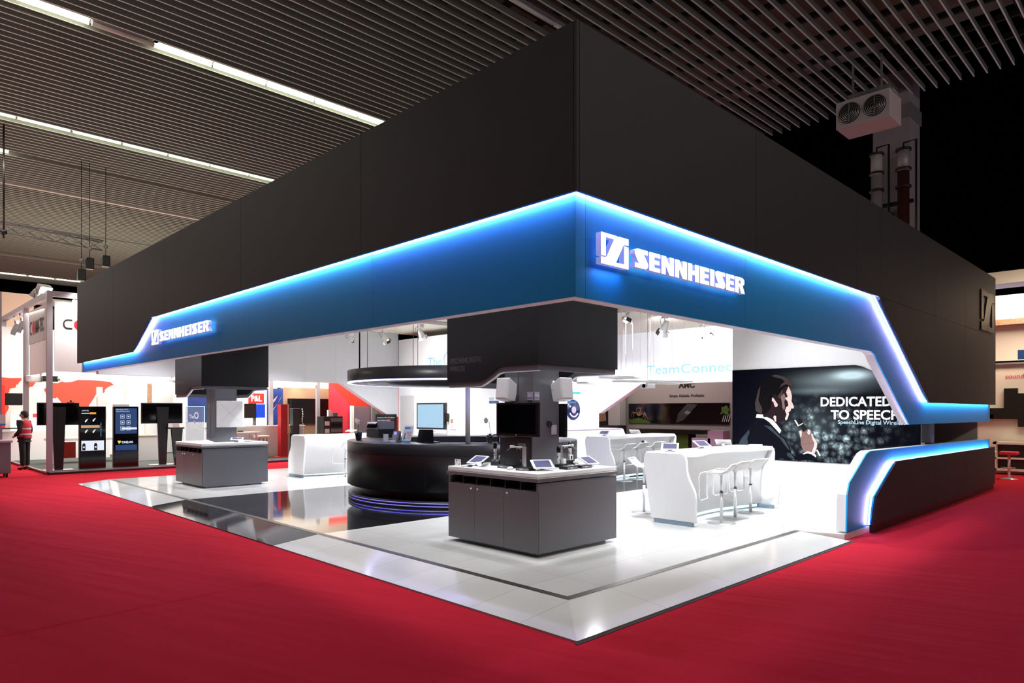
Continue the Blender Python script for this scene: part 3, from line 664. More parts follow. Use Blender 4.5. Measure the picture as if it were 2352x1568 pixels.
# pillar fittings
t = thing('wall_screen','black flat screen hanging on the left face of the foreground pillar','screen',(2.05,2.66,1.63))
B((2.0,2.30,1.42),(2.05,3.02,1.84)).build('casing','black',t,bev=.006); B((1.994,2.335,1.46),(2.0,2.985,1.81)).build('glass','gloss',t)
B((2.05,2.5,1.55),(2.10,2.85,1.7)).build('bracket','grey',t)
MB().cyl((1.992,2.66,1.44),(2.0,2.66,1.44),.006,n=10).build('logo_dot','plw',t)
t = thing('wall_screen','thin black screen seen edge-on right of the foreground pillar','screen',(2.68,2.75,1.6))
B((2.62,2.40,1.40),(2.665,3.1,1.83)).build('casing','black',t,bev=.006); B((2.59,2.6,1.55),(2.62,2.9,1.7)).build('bracket','grey',t)
def speaker(loc, rz, label):
    t = thing('wall_speaker', label, 'loudspeaker', loc, rz, 'white loudspeakers on the pillar')
    m = MB().prism([(-.11,-.135),(.10,-.12),(.12,.0),(.12,.10),(-.10,.14),(-.13,.13)],'y',-.085,.085)
    m.xf(Matrix.Rotation(R(12),4,'Y')); m.build('cabinet','plw',t,bev=.008,world=False)
    g = MB().prism([(-.128,-.118),(-.118,-.118),(-.128,.118),(-.138,.118)],'y',-.07,.07); g.xf(Matrix.Rotation(R(12),4,'Y')); g.build('grille','white',t,world=False)
    MB().tube([(.10,0,.02),(.17,.02,.0),(.20,.02,.08),(.17,.02,.12)],.012,8).build('arm','plw',t,world=False)
    MB().rbox((.13,0,-.02),(.03,.05,.16)).build('mount','plw',t,world=False)
    return t
speaker((1.97,2.80,1.99), R(18), 'white loudspeaker on the left face of the foreground pillar above the screen')
speaker((2.42,2.28,1.99), R(72), 'white loudspeaker on the right face of the foreground pillar')
for (fr, l) in ((frame((2.098,2.56,1.87),*FX),'left'),(frame((2.13,2.478,1.87),*FY),'right')):
    t = thing('label_holder', f'small clear label holder by the pillar corner, {l} one of the pair', 'label holder', fr(0,0), 0)
    slab('holder',rect(0,0,.09,.10),fr,mat('acrylic',(.35,.37,.45),.1),t,0,.006); flat('print',rect(.01,.035,.08,.075),fr,'lilac',t,.008)
t = thing('label_holder','small clear label holder low on the right face of the foreground pillar','label holder',(2.45,2.47,1.46))
fr = frame((2.44,2.478,1.44),*FY); slab('holder',rect(0,0,.10,.12),fr,'lilac',t,0,.006); flat('print',rect(.02,.03,.08,.09),fr,'lgrey',t,.008)
tag(MB().cyl((2.40,2.46,1.57),(2.40,2.48,1.57),.04,n=24).build('cable_port','slot'),'round black cable port on the right face of the foreground pillar','cable port')
for (fr,l) in ((frame((1.93,3.07,1.83),*FX),'left'),(frame((2.66,2.40,1.83),*FY),'right')):
    t = thing('interface_tag', f'small blue and white tag lettered NEW at the {l} speaker', 'tag', fr(0,0), 0)
    slab('strip',rect(0,0,.17,.035),fr,'bluetag',t,0,.004); text('word','NEW',fr_ := (lambda u,v,d=0,fr=fr: fr(u,v+.042,d)),.09,.035,'bluetag',t)
    text('word','INTERFACE',(lambda u,v,d=0,fr=fr: fr(u+.02,v+.008,d)),.14,.018,'txtw',t,depth=.006)
t = thing('pillar_panel','dark cover panel on the pillar below the screen','panel',(2.08,2.8,1.2))
B((2.07,2.50,1.04),(2.098,3.02,1.40)).build('panel','kdark',t); B((2.065,2.56,1.30),(2.07,2.70,1.34)).build('slot','grey',t)

# items on the foreground counter, surface z 1.032
ZT = Z0+.952
def tablet(loc, rz, label, group='white tablets on stands', tilt=28):
    t = thing('tablet_stand', label, 'tablet', loc, rz, group)
    rot = Matrix.Rotation(R(-tilt),4,'Y'); up = Matrix.Translation((0,0,.075)) @ rot
    m = MB().rbox((0,0,0),(.19,.26,.012),bev=.005); m.xf(up); fr = m.build('frame','plw',t,world=False)
    m = MB().box((-.075,-.10,.0065),(.075,.10,.0075)); m.xf(up); m.build('screen',mat('tablet_screen',(.05,.05,.09),.15,emit=(.2,.2,.45),es=.35),fr,world=False)
    MB().cyl((0,0,.0),(0,0,.07),.035,.02,n=20).build('foot','plw',t,world=False)
    MB().cyl((0,0,0),(0,0,.008),.075,n=28).build('base_disc','plw',t,world=False)
    return t
# the screen faces the reader who stands at local -x
tablet((1.92,3.28,ZT),R(0),'white tablet on a stand at the left end of the foreground counter')
tablet((1.98,2.20,ZT),R(60),'white tablet on a stand near the front corner of the foreground counter')
tablet((2.86,2.22,ZT),R(95),'white tablet on a stand at the right side of the foreground counter')
t = thing('emblem_stand','small white square emblem standing at the left rear corner of the foreground counter','emblem',(1.72,3.44,ZT))
emblem(frame((1.72,3.49,ZT+.001),*FX),.105,.085,'plw',t,0,.012)
def handmic(loc, label, body='alu'):
    t = thing('handheld_microphone', label, 'microphone', loc, 0, 'wireless microphones standing upright'); 
    MB().lathe([(0,0),(.016,0),(.019,.06),(.022,.15),(.024,.155)],(0,0,0),20).build('body',body,t,world=False)
    MB().lathe([(.024,.155),(.026,.17),(.027,.205),(.022,.232),(.010,.243),(0,.245)],(0,0,0),20).build('head','black',t,world=False)
    B((-.021,-.006,.09),(-.017,.006,.115)).build('switch','black',t,world=False)
    return t
def charger(loc, rz, label):
    t = thing('charging_base', label, 'charger', loc, rz, 'black charging bases')
    MB().rbox((0,0,.03),(.11,.16,.06),bev=.006).build('block','black',t,world=False)
    MB().box((-.05,-.06,.058),(-.01,-.02,.075)).box((-.05,.02,.058),(-.01,.06,.075)).build('cradle','grey',t,world=False)
    t2 = thing('bodypack', label.replace('black charging base','small white pocket transmitter in the charging base'), 'transmitter', (loc[0]+.01,loc[1]-.045,loc[2]+.06), rz, 'white pocket transmitters')
    MB().rbox((0,0,.035),(.022,.055,.07),bev=.006).build('case','plw',t2,world=False)
    MB().rbox((-.012,0,.035),(.004,.02,.045),bev=.001).build('window','black',t2,world=False)
    MB().cyl((0,.015,.07),(0,.015,.10),.003,n=6).build('antenna','black',t2,world=False)
charger((2.12,3.12,ZT),0,'black charging base left of the pillar on the foreground counter')
handmic((2.12,3.17,ZT+.06),'silver microphone with black head standing left of the pillar')
charger((2.88,2.58,ZT),R(80),'black charging base right of the pillar on the foreground counter')
handmic((2.92,2.58,ZT+.06),'white microphone standing upright at the far right of the pillar','plw')
handmic((2.45,2.36,ZT+.03),'white microphone standing upright directly before the pillar','plw')
tag(MB().rbox((2.50,2.36,ZT+.02),(.14,.09,.04),bev=.005).build('charging_base','black'),'small dark base under the microphone before the pillar','charger')
tag(MB().rbox((2.53,2.34,ZT+.075),(.05,.03,.06),bev=.006).build('bodypack','plw'),'white pocket transmitter right of the microphone before the pillar','transmitter')
def receiver(loc, rz, ant, label):
    t = thing('receiver_box', label, 'receiver', loc, rz, 'flat black receiver boxes on the counter')
    MB().rbox((0,0,.019),(.13,.20,.038),bev=.003).build('case','black',t,world=False)
    B((-.068,-.09,.008),(-.0655,.09,.030)).build('front','grey',t,world=False)
    MB().box((-.070,-.01,.012),(-.0675,.04,.026)).build('display','lilac',t,world=False)
    for s in ant: MB().tube([(.05,s*.07,.03),(.045,s*.11,.12)],.004,6).build('antenna','black',t,world=False)
receiver((1.93,2.76,ZT),0,(1,),'flat black receiver with antenna left of the white mouse')
receiver((1.86,2.36,ZT),R(8),(1,),'flat black receiver with raised antenna right of the white mouse')
receiver((2.36,2.12,ZT),R(88),(1,),'flat dark receiver with antenna between the two right tablets, left one')
receiver((2.62,2.11,ZT),R(88),(),'flat dark receiver beside the rightmost tablet of the foreground counter')
t = thing('computer_mouse','white computer mouse between the two left receivers','mouse',(1.80,2.56,ZT))
MB().sphere((0,0,.012),.05,(1,.62,.55),16).build('shell','plw',t,world=False); MB().sphere((-.02,0,.020),.03,(.8,.5,.5),12).build('buttons','grey',t,world=False)
def desk_arm(loc, d, label):
    t = thing('gooseneck_stand', label, 'stand', loc, 0, 'L-shaped silver stands by the pillar')
    X,Y,Z = loc; dx,dy = d
    B((X-.018,Y-.018,Z),(X+.018,Y+.018,Z+.27)).build('post','alu',t)
    MB().tube([(X,Y,Z+.26),(X+dx*.19,Y+dy*.19,Z+.262)],.009,8).build('boom','plw',t)
    MB().rbox((X+dx*.21,Y+dy*.21,Z+.265),(.045,.045,.03),bev=.004).build('head','plw',t)
    MB().tube([(X+dx*.21,Y+dy*.21,Z+.26),(X+dx*.31,Y+dy*.31,Z+.21)],.005,6).build('gooseneck','grey',t)
    MB().tube([(X+dx*(.10+.03*math.sin(a)),Y+dy*(.10+.03*math.sin(a)),Z+.25-.02*(1-math.cos(a))) for a in [R(q) for q in range(-90,91,20)]],.003,6).build('cable','plw',t)
    B((X-.04,Y-.04,Z),(X+.04,Y+.04,Z+.008)).build('foot','alu',t)
desk_arm((2.00,2.52,ZT),(0,1),'silver L-shaped stand with boom pointing left beside the pillar')
desk_arm((2.53,2.40,ZT),(1,0),'silver L-shaped stand with boom pointing right beside the pillar')
t = thing('headset_tray','white curved rest with small black pieces beside the left tablet','tray',(1.83,3.10,ZT))
MB().grid(lambda u,v:(1.78+.12*u,3.02+.15*v,ZT+.01+.05*(2*v-1)**2),6,10).build('shell','plw',t)
for i in range(4): MB().cyl((1.80+.03*i,3.06,ZT+.03),(1.80+.03*i,3.06,ZT+.065),.009,n=8).build('clip','black',t)
tag(MB().sphere((1.72,3.20,ZT+.015),.03,(1,1.3,.5)).build('puck','black'),'small black puck in front of the left tablet','puck')
tag(MB().rbox((1.70,3.27,ZT+.012),(.10,.07,.02),bev=.008).build('earpiece_case','plw'),'small white case lying before the left tablet','case')
t = thing('white_headset','white headset lying at the right rear of the foreground counter','headset',(2.96,2.46,ZT))
MB().tube([(2.90,2.46,ZT+.03),(2.94,2.50,ZT+.06),(2.99,2.48,ZT+.07),(3.03,2.44,ZT+.09)],.014,8).build('band','plw',t)
MB().rbox((2.92,2.46,ZT+.03),(.12,.07,.03),(0,.2,.4),bev=.01).build('pad','plw',t)

# items on the far left counter
t = thing('acrylic_sign','clear acrylic sign with white lettering and bright edges on the far left counter','sign',(1.72,12.98,ZT))
fr = frame((1.62,12.93,ZT+.02),(.93,-.36,0),(0,0,1)); 
M['acry'] = mat('acrylic_sheet',(.55,.65,.85),.05,alpha=.28)
slab('sheet',rect(0,0,.40,.78),fr,'acry',t,0,.012)
m = MB()
for (a,b,c,d) in ((-.006,0,.004,.78),(.396,0,.406,.78),(0,.772,.40,.782)): m.add([fr(a,b,.0),fr(c,b,.0),fr(c,d,.0),fr(a,d,.0),fr(a,b,.014),fr(c,b,.014),fr(c,d,.014),fr(a,d,.014)],[(0,3,2,1),(4,5,6,7),(0,1,5,4),(1,2,6,5),(2,3,7,6),(3,0,4,7)])
m.build('bright_edge','ledw',t)
text('lettering','The',(lambda u,v,d=0: fr(u+.08,v+.50,d)),.10,.09,'txtw',t,depth=.016,bold=.02)
text('lettering','TeamConnect',(lambda u,v,d=0: fr(u+.02,v+.36,d)),.36,.09,'txtw',t,depth=.016,bold=.02)
text('lettering','family',(lambda u,v,d=0: fr(u+.14,v+.24,d)),.16,.09,'txtw',t,depth=.016,bold=.02)
m = MB(); m.add([fr(.23+.045*math.cos(a)*k,.57+.08*math.sin(a)*k,.017) for k in (1,.6) for a in [2*PI*i/24 for i in range(24)]],[(i,(i+1)%24,(i+1)%24+24,i+24) for i in range(24)]); m.build('globe_mark','txtw',t)
t = thing('ceiling_microphone','square white panel with thin crossed lines on the far left pillar','panel',(2.28,12.1,1.66))
B((2.0,12.09,1.36),(2.58,12.13,1.95)).build('panel','white',t,bev=.004)
m = MB(); fr2 = frame((2.0,12.088,1.36),*FY)
for a,b in (((.09,.52),(.49,.12)),((.49,.52),(.09,.12))):
    m.add([fr2(a[0],a[1],0),fr2(a[0]+.006,a[1],0),fr2(b[0]+.006,b[1],0),fr2(b[0],b[1],0)],[(0,1,2,3)])
m.build('cross_lines','lgrey',t)
tablet((2.35,11.85,ZT),R(60),'white tablet lying on a low stand on the far left counter',tilt=12)
for i,(x,y,c,l) in enumerate([(2.62,11.85,'grey','dark pen set lying right of the tablet on the far left counter'),(2.75,12.2,'plw','white cable box at the right end of the far left counter')]):
    tag(MB().rbox((x,y,ZT+.012),(.16,.05,.02),bev=.004).build('small_device',c),l,'device')
t = thing('conference_phone','low white conference speaker on the left of the far left counter','phone',(1.75,12.05,ZT))
MB().lathe([(0,.06),(.05,.06),(.09,.035),(.18,.008),(.18,0),(0,0)],(0,0,0),28).build('body','plw',t,world=False); MB().cyl((0,0,.058),(0,0,.064),.03,n=16).build('grille','lgrey',t,world=False)

# ================= ROUND DESK AND RING =================
DC = (4.97,7.15); DR = 2.27
t = thing('reception_desk','round anthracite reception desk with a glowing blue base in the middle of the stand','desk',(*DC,Z0))
c = (*DC,0)
MB().lathe([(1.5,1.165),(2.26,1.165),(DR,1.155),(DR,.975)],c,128).build('rim','desk',t)
MB().lathe([(DR,.97),(DR,.36),(2.24,.345),(2.0,.345)],c,128).build('body','desk',t)
MB().lathe([(1.5,1.165),(1.5,Z0)],c,96).build('inner_wall','kdark',t)
MB().lathe([(1.50,1.168),(1.535,1.168),(1.535,1.166)],c,96).build('steel_edge','chrome',t)
MB().lathe([(2.262,.974),(2.262,.971)],c,96).build('groove','slot',t)
MB().lathe([(2.02,.345),(2.02,.20)],c,96).build('recess','kdark',t)
MB().lathe([(2.0,.205),(2.22,.205),(2.25,.19),(2.25,.175),(2.20,.175),(2.20,.165),(2.25,.165),(2.25,.125),(2.20,.125),(2.20,.115),(2.25,.115),(2.25,Z0),(2.2,Z0)],c,128).build('base','kdark',t)
MB().lathe([(2.235,.174),(2.235,.160)],c,128).build('blue_line','ledthin',t); MB().lathe([(2.235,.125),(2.235,.112)],c,128).build('blue_line','ledthin',t)
for a in (R(225-12),R(225+35),R(225-50),R(225+80)):
    p = (DC[0]+2.2715*math.cos(a),DC[1]+2.2715*math.sin(a)); q = (-math.sin(a)*.002,math.cos(a)*.002)
    MB().add([(p[0]-q[0],p[1]-q[1],.37),(p[0]+q[0],p[1]+q[1],.37),(p[0]+q[0],p[1]+q[1],.965),(p[0]-q[0],p[1]-q[1],.965)],[(0,1,2,3)]).build('seam','slot',t)
t = thing('light_ring','round dark ring with glowing lavender lower edge hanging over the reception desk','light ring',(*DC,2.3))
MB().lathe([(DR,2.285),(DR,2.50),(1.55,2.50),(1.55,2.30)],c,128).build('drum','desk',t)
MB().lathe([(2.262,2.287),(2.268,2.262),(2.20,2.262)],c,128).build('light_edge','ledring',t)
MB().lathe([(2.20,2.262),(2.05,2.275),(1.56,2.275),(1.55,2.30)],c,128).build('underside','grey',t)
MB().lathe([(1.86,2.268),(1.88,2.268)],c,96).build('inner_line','alu',t)
for i in range(12):
    a = R(i*30+10); MB().cyl((DC[0]+2.08*math.cos(a),DC[1]+2.08*math.sin(a),2.262),(DC[0]+2.08*math.cos(a),DC[1]+2.08*math.sin(a),2.274),.03,n=12).build('downlight','halog' if 0 else 'txtw',t)
for i in range(6):
    a = R(i*60+22); MB().tube([(DC[0]+1.9*math.cos(a),DC[1]+1.9*math.sin(a),2.5),(DC[0]+1.9*math.cos(a),DC[1]+1.9*math.sin(a),4.2)],.006,6).build('wire','grey',t)
tag(MB().tube([(3.13,8.05,2.5),(3.13,8.05,4.2)],.016,6).build('cable','black'),'thick black cable dropping from the ceiling onto the ring','cable')
tag(MB().cyl((3.98,5.87,1.165),(3.98,5.87,2.28),.045,n=20).build('support_post','plw'),'white upright post between reception desk and ring','post')
lamp('AREA','ring_glow',(*DC,2.25),(*DC,0),25,(.35,.35,1),shape='DISK',size=4.4)
def orchid(x, y, z, hgt, n, label, moss='moss'):
    t = thing('potted_orchid', label, 'plant', (x,y,z), 0, 'white orchids on the reception desk')
    MB().lathe([(.045,.004),(.052,.02),(.068,.14),(.064,.14),(.048,.01)],(0,0,0),20).build('glass_pot','glass',t,world=False)
    MB().lathe([(0,.008),(.045,.012),(.060,.11),(.05,.135),(0,.14)],(0,0,0),16).build('moss',moss,t,world=False)
    L = MB(); r = random.Random(int(x*100))
    for k in range(6):
        a = k*1.05+.3; l = r.uniform(.07,.12)
        L.grid(lambda u,v,a=a,l=l: (math.cos(a)*l*u-math.sin(a)*(v-.5)*.05*math.sin(PI*min(1,u+.12)), math.sin(a)*l*u+math.cos(a)*(v-.5)*.05*math.sin(PI*min(1,u+.12)), .14+.09*u-.08*u*u),6,2)
    L.build('leaves','leaf',t,world=False)
    MB().tube([(0,0,.13),(.01,.01,.22),(.0,.02,hgt-.02),(-.02,.04,hgt)],.0035,6).build('stem','leaf',t,world=False)
    for k in range(n):
        cx,cy,cz = (-.02+r.uniform(-.03,.03), .04-.07*k+r.uniform(-.01,.01), hgt+r.uniform(-.03,.03)); P = MB()
        for j in range(5):
            a = j*2*PI/5+.3; P.sphere((cx-.005,cy+.03*math.cos(a),cz+.03*math.sin(a)),.03,(.25,1,.8),8)
        P.sphere((cx-.015,cy,cz),.01); P.build('flower','petal',t,world=False)
orchid(3.09,8.02,1.165,.36,2,'white orchid with two blooms in a dark pot, leftmost on the reception desk')
orchid(3.42,8.55,1.165,.40,1,'white orchid in a mossy glass pot, behind the leftmost orchid')
orchid(4.22,5.55,1.165,.38,1,'pale orchid in a glass pot on the desk left of the foreground pillar')
t = thing('desk_printer','white and black desktop printer at the back left of the reception desk','printer',(4.30,9.10,1.165))
def pr(p,q,n,m): return B((4.30+p[0],9.10+p[1],1.165+p[2]),(4.30+q[0],9.10+q[1],1.165+q[2])).build(n,m,t,bev=.006)
pr((-.20,-.24,0),(.20,.24,.18),'base','black'); pr((-.18,-.10,.18),(.2,.24,.32),'scanner','plw'); pr((-.16,-.23,.18),(.19,-.10,.34),'feeder','grey')
MB().prism([(-.21+4.30,.20+1.165),(-.18+4.30,.20+1.165),(-.14+4.30,.31+1.165),(-.17+4.30,.31+1.165)],'y',8.98,9.32).build('control_panel','gloss',t)
t = thing('card_holder','small blank white card standing at the front of the reception desk','card',(3.17,7.22,1.165)); B((3.15,7.17,1.165),(3.19,7.28,1.305)).build('card','plw',t,bev=.003)
t = thing('desk_phone','grey desk telephone with violet display on the reception desk','phone',(3.25,7.02,1.165))
MB().prism([(3.20,1.165),(3.32,1.165),(3.30,1.36),(3.27,1.37)],'y',6.94,7.12).build('body','grey',t)
fr = frame((3.225,7.10,1.20),(0,-1,0),(.28,0,.96)); flat('display',rect(.03,.10,.10,.15),fr,emat('phone_display',(.25,.2,1),2),t,.012)
for i in range(4):
    for j in range(3): flat('key',rect(.03+.03*j,.01+.021*i,.048+.03*j,.022+.021*i),fr,'lgrey',t,.012)
MB().tube([(3.26,6.95,1.20),(3.29,6.95,1.34)],.014,8).build('handset','black',t)
B((3.15,6.93,1.165),(3.18,7.06,1.205)).build('front_card','plw',t)
t = thing('brochure_stand','white and blue brochure in a tilted stand on the reception desk','brochure',(3.26,6.72,1.165))
fr = frame((3.27,6.89,1.168),(.0,-1,0),(.2,-.12,.97)); slab('sheet',rect(0,0,.27,.30),fr,'plw',t,-.004,.0)
flat('blue_footer',rect(0,0,.27,.03),fr,'bluetag',t,.002); flat('blue_header',rect(.02,.245,.19,.28),fr,'bluetag',t,.002)
flat('device_picture',[(.04,.05),(.08,.05),(.09,.17),(.05,.17)],fr,'grey',t,.002); flat('device_picture',[(.08,.05),(.12,.07),(.11,.09),(.075,.07)],fr,'grey',t,.002)
flat('people_picture',rect(.14,.07,.25,.20),fr,mat('soft_photo',(.7,.55,.5),.6,noise=.4,nscale=20),t,.002)
text('lettering','100%',(lambda u,v,d=0:fr(u+.09,v+.16,d)),.08,.03,'bluetag',t,depth=.003)
t = thing('laptop_screen','black tilted laptop back standing on the reception desk','laptop',(3.45,6.42,1.165))
fr = frame((3.42,6.62,1.168),(.25,-.968,0),(.12,.03,.99)); slab('lid',[(0,0),(.38,0),(.34,.235),(.03,.235)],fr,'black',t,-.008,.0)
MB().rbox((3.60,6.47,1.175),(.24,.36,.016),(0,0,R(-14))).build('base','black',t)
t = thing('document_holder','low dark rack with booklets beside the foreground pillar on the reception desk','rack',(4.45,5.45,1.165))
B((4.38,5.30,1.165),(4.5,5.38,1.29)).box((4.36,5.22,1.29),(4.56,5.62,1.32)).build('frame','grey',t); 
for i,mm in enumerate(('plw','bluetag','plw','black')): B((4.42,5.42+i*.04,1.166),(4.5,5.45+i*.04,1.285)).build('booklet',mm,t)

# wall screen on the core and small fittings
t = thing('interactive_display','large pale blue interactive display on the white core wall','screen',(8.8,13.2,1.55))
B((8.80,12.52,1.16),(8.88,13.90,1.96)).build('casing','black',t,bev=.01)
B((8.785,12.50,1.05),(8.88,13.92,1.16)).build('speaker_bar','plw',t,bev=.02); B((8.79,12.5,1.96),(8.88,13.92,1.985)).build('top_bar','plw',t)
B((8.795,12.58,1.21),(8.80,13.84,1.92)).build('picture',emat('display_picture',(.42,.68,.88),.95),t)
B((8.78,12.95,1.09),(8.785,13.3,1.11)).build('buttons','redd',t); B((8.82,12.40,1.4),(8.88,12.5,1.65)).build('arm','black',t)
t = thing('wall_socket_plate','small pinboard plate with photos right of the interactive display','plate',(8.88,12.1,1.3)); fr = frame((8.885,12.38,1.18),*FX)
slab('plate',rect(0,0,.40,.34),fr,'plw',t,0,.01); flat('photo',rect(.05,.18,.17,.30),fr,'pbrown',t,.012); flat('note',rect(.05,.03,.17,.14),fr,'lilac',t,.012)
t = thing('info_poster','small black and red poster at the lower end of the slanted rear wall','poster',(8.7,15,1.3)); fr = frame((8.02,15.0,1.06),*FY)
slab('sheet',rect(0,0,.80,.55),fr,'black',t,0,.01); flat('red_field',[(.30,0),(.62,0),(.5,.42),(.36,.30)],fr,'redd',t,.012)
for i,wd in enumerate((.66,.5,.4)): text('lettering',('Conference Video Wall System','smart meeting solutions','wireless media')[i],(lambda u,v,d=0,i=i:fr(u+.06,v+.42-.08*i,d)),wd,.04,'txtw',t,depth=.014)
for (y0,y1,l) in ((14.15,14.85,'tall pale door panel left of the interactive display on the core wall'),(11.55,12.05,'tall white door leaf right of the interactive display')):
    t = thing('door_panel',l,'door',(8.88,y0,Z0)); B((8.86,y0,Z0+.02),(8.895,y1,2.2)).build('leaf','lgrey' if y0>14 else 'white',t,bev=.004)
    MB().cyl((8.83,y0+.08,1.1),(8.83,y0+.2,1.1),.012).build('handle','chrome',t)
# low cabinet beside the core
t = thing('low_cabinet','low white cabinet with slanted right end in front of the disc sign','cabinet',(12.6,10.3,Z0))
MB().prism([(9.6,Z0),(14.9,Z0),(14.2,1.14),(9.6,1.14)],'y',10.0,10.97).build('body','white',t,bev=.01); MB().box((9.6,9.98,1.14),(14.1,10.98,1.16)).build('top','lilac',t)

# ================= WHITE BARS =================
def bar(loc, label, mirror=False):
    t = thing('curved_bar', label, 'bar counter', loc, 0, 'white curved bar counters')
    fy = (lambda y: .85-y) if mirror else (lambda y: y)
    legp = [(.0,.06),(0,.42),(.015,.50),(.06,.59),(.11,.68),(.14,.78),(.15,.93),(.17,1.0),(.22,1.04),(.80,1.04),(.86,1.01),(.88,.95),(.88,.84),(.75,.06)]
    P = [(fy(y),z) for y,z in legp]
    if mirror: P = P[::-1]
    m = MB().prism(P,'x',0,.05); m.build('end_panel','white',t,world=False,bev=.01)
    # far end panel, leaning out
    m = MB().prism(P,'x',2.62,2.67); m.v = [Vector((v.x+.22*v.z, v.y, v.z)) for v in m.v]; m.build('end_panel','white',t,world=False,bev=.01)
    # curved body between
    N = 24
    def fr_(u): return .30+.20*math.sin(PI*u)
    m = MB(); fs = []
    sec = lambda u: [(fr_(u)+.0,.07),(fr_(u)+.04,.55),(fr_(u)+.02,.80),(fr_(u)-.04,.95),(fr_(u)-.06,.99),(.86,.99),(.84,.9),(.74,.07)]
    for i in range(N+1):
        u = i/N
        for (y,z) in sec(u): m.v.append(Vector((.05+(2.57+.20*z)*u, fy(y), z)))
    k = len(sec(0))
    for i in range(N):
        for j in range(k): q = (i*k+j,(i+1)*k+j,(i+1)*k+(j+1)%k,i*k+(j+1)%k); m.f.append(q if not mirror else q[::-1]); m.sm.append(j in (0,1,2,3,6))
    m.build('body','white',t,world=False)
    top = [(0.02,.22)]+[(.30,.15),(.50,.15)]+[(.50+.06*i/4,.15+.08*i/4) for i in range(1,5)]+[(.56+(2.25-.56)*i/12, .20+.20*math.sin(PI*i/12)) for i in range(1,12)]+[(2.25,.22),(2.84,.17),(2.86,.86),(0.02,.86)]
    T = [(x,fy(y)) for x,y in top]; 
    MB().prism(T,'z',.97,1.045).build('top','white',t,world=False,bev=.012)
    MB().prism([(x,fy(y)) for x,y in [(-.0,.06),(.06,.06),(.06,.70),(0,.70)]],'z',0,.058).build('plinth',mat('plinth_blue_grey',(.22,.30,.38),.3),t,world=False)
    MB().prism([(x,fy(y)) for x,y in [(2.58,.06),(2.64,.06),(2.64,.70),(2.58,.70)]],'z',0,.058).build('plinth','plinth_blue_grey' if 0 else MATS['plinth_blue_grey'],t,world=False)
    m = MB()
    for i in range(N):
        u0,u1 = i/N,(i+1)/N; m.add([(.06+2.5*u0,fy(fr_(u0)+.03),.02),(.06+2.5*u1,fy(fr_(u1)+.03),.02),(.06+2.5*u1,fy(fr_(u1)+.03),.062),(.06+2.5*u0,fy(fr_(u0)+.03),.062)],[(0,1,2,3)])
    m.build('light_line',M['ledw'],t,world=False)
    return t
bar((4.70,1.77,Z0),'white curved bar counter in front of the mural with three stools')
bar((8.82,6.30,Z0),'white curved bar counter in the middle distance behind the hanging box')
bar((4.15,12.20,Z0),'white curved bar counter at the far left behind the reception desk',True)
def stool(loc, rz, label, seat='plw', h=.775, kind='swing_stool'):
    t = thing(kind, label, 'bar stool', loc, rz, 'white bar stools with wire footrests')
    MB().lathe([(0,.012),(.12,.012),(.205,.006),(.207,0),(0,0)],(0,0,0),36).build('base','alu',t,world=False)
    MB().cyl((0,0,.01),(0,0,h-.32),.024,n=18).build('column','chrome',t,world=False)
    MB().cyl((0,0,h-.32),(0,0,h-.06),.017,n=16).build('piston','chrome',t,world=False)
    MB().cyl((0,0,h-.325),(0,0,h-.312),.027,n=16).build('collar','black',t,world=False)
    MB().cyl((0,0,h-.08),(0,0,h-.02),.02,.06,n=16).build('seat_mount','plw',t,world=False)
    # seat: slightly dished, turned up at the back (local -y)
    def sf(u,v):
        y = .17-.36*u; z = h-.02+ (.0 if u < .62 else .12*((u-.62)/.38)**1.6) - .012*math.sin(PI*v)
        return ((v-.5)*.34*(1-.12*max(0,u-.6)), y, z)
    m = MB(); m.grid(sf,14,8); nv = len(m.v); m.v += [v-Vector((0,0,.014)) for v in m.v[:nv]]; m.f += [[i+nv for i in f][::-1] for f in m.f[:]]; m.sm += [True]*(len(m.f)-len(m.sm))
    m.build('seat',seat,t,world=False)
    w = .185; pts = []
    rail = [(.19,h-.02),(.0,h-.025),(-.06,h-.02),(-.13,h+.02),(-.20,h+.10)]
    fo = [(.19,h-.02),(.25,h-.04),(.275,h-.10),(.275,h-.40),(.265,h-.43)]
    left = [(-w,y,z) for y,z in rail[::-1]]+[(-w,y,z) for y,z in fo[1:]]
    right = [(w,y,z) for y,z in fo[::-1]]+[(w,y,z) for y,z in rail[1:]]
    back = [(w*.9,-.215,h+.105),(-w*.9,-.215,h+.105)]
    MB().tube(left+[(-w+.03,.262,h-.45),(w-.03,.262,h-.45)]+right+back+[left[0]],.0105,8).build('footrest_loop',seat,t,world=False)
    return t
stool((5.34,1.72,Z0),R(12),'white bar stool nearest the camera at the front bar')
stool((5.97,1.83,Z0),R(-5),'middle white bar stool at the front bar')
stool((6.62,1.90,Z0),R(-12),'rear white bar stool at the front bar, closest to the mural')
stool((9.14,6.26,Z0),R(0),'left white bar stool at the middle-distance bar')
stool((9.76,6.33,Z0),R(0),'middle white bar stool at the middle-distance bar')
stool((10.5,6.36,Z0),R(-5),'right white bar stool at the middle-distance bar')
stool((4.98,11.68,Z0),R(5),'white bar stool beside the far left bar, partly behind the desk')
stool((5.42,3.14,Z0),R(200),'white bar stool mostly hidden behind the left end of the front bar')
ZB = Z0+1.045
tablet((4.95,2.35,ZB),R(30),'white tablet seen from the side at the left end of the front bar')
tablet((6.05,2.45,ZB),R(70),'white tablet with dark screen in the middle of the front bar')
tablet((6.75,2.45,ZB),R(200),'white tablet tilted away at the middle right of the front bar')
tag(MB().rbox((7.3,2.15,ZB+.015),(.28,.2,.03),(0,0,.3),bev=.006).build('white_pad','plw'),'flat white pad at the right end of the front bar','pad')
tablet((10.4,6.85,ZB),R(200),'white tablet standing on the middle-distance bar')
tablet((9.2,6.9,ZB),R(20),'faint white tablet at the left end of the middle-distance bar')
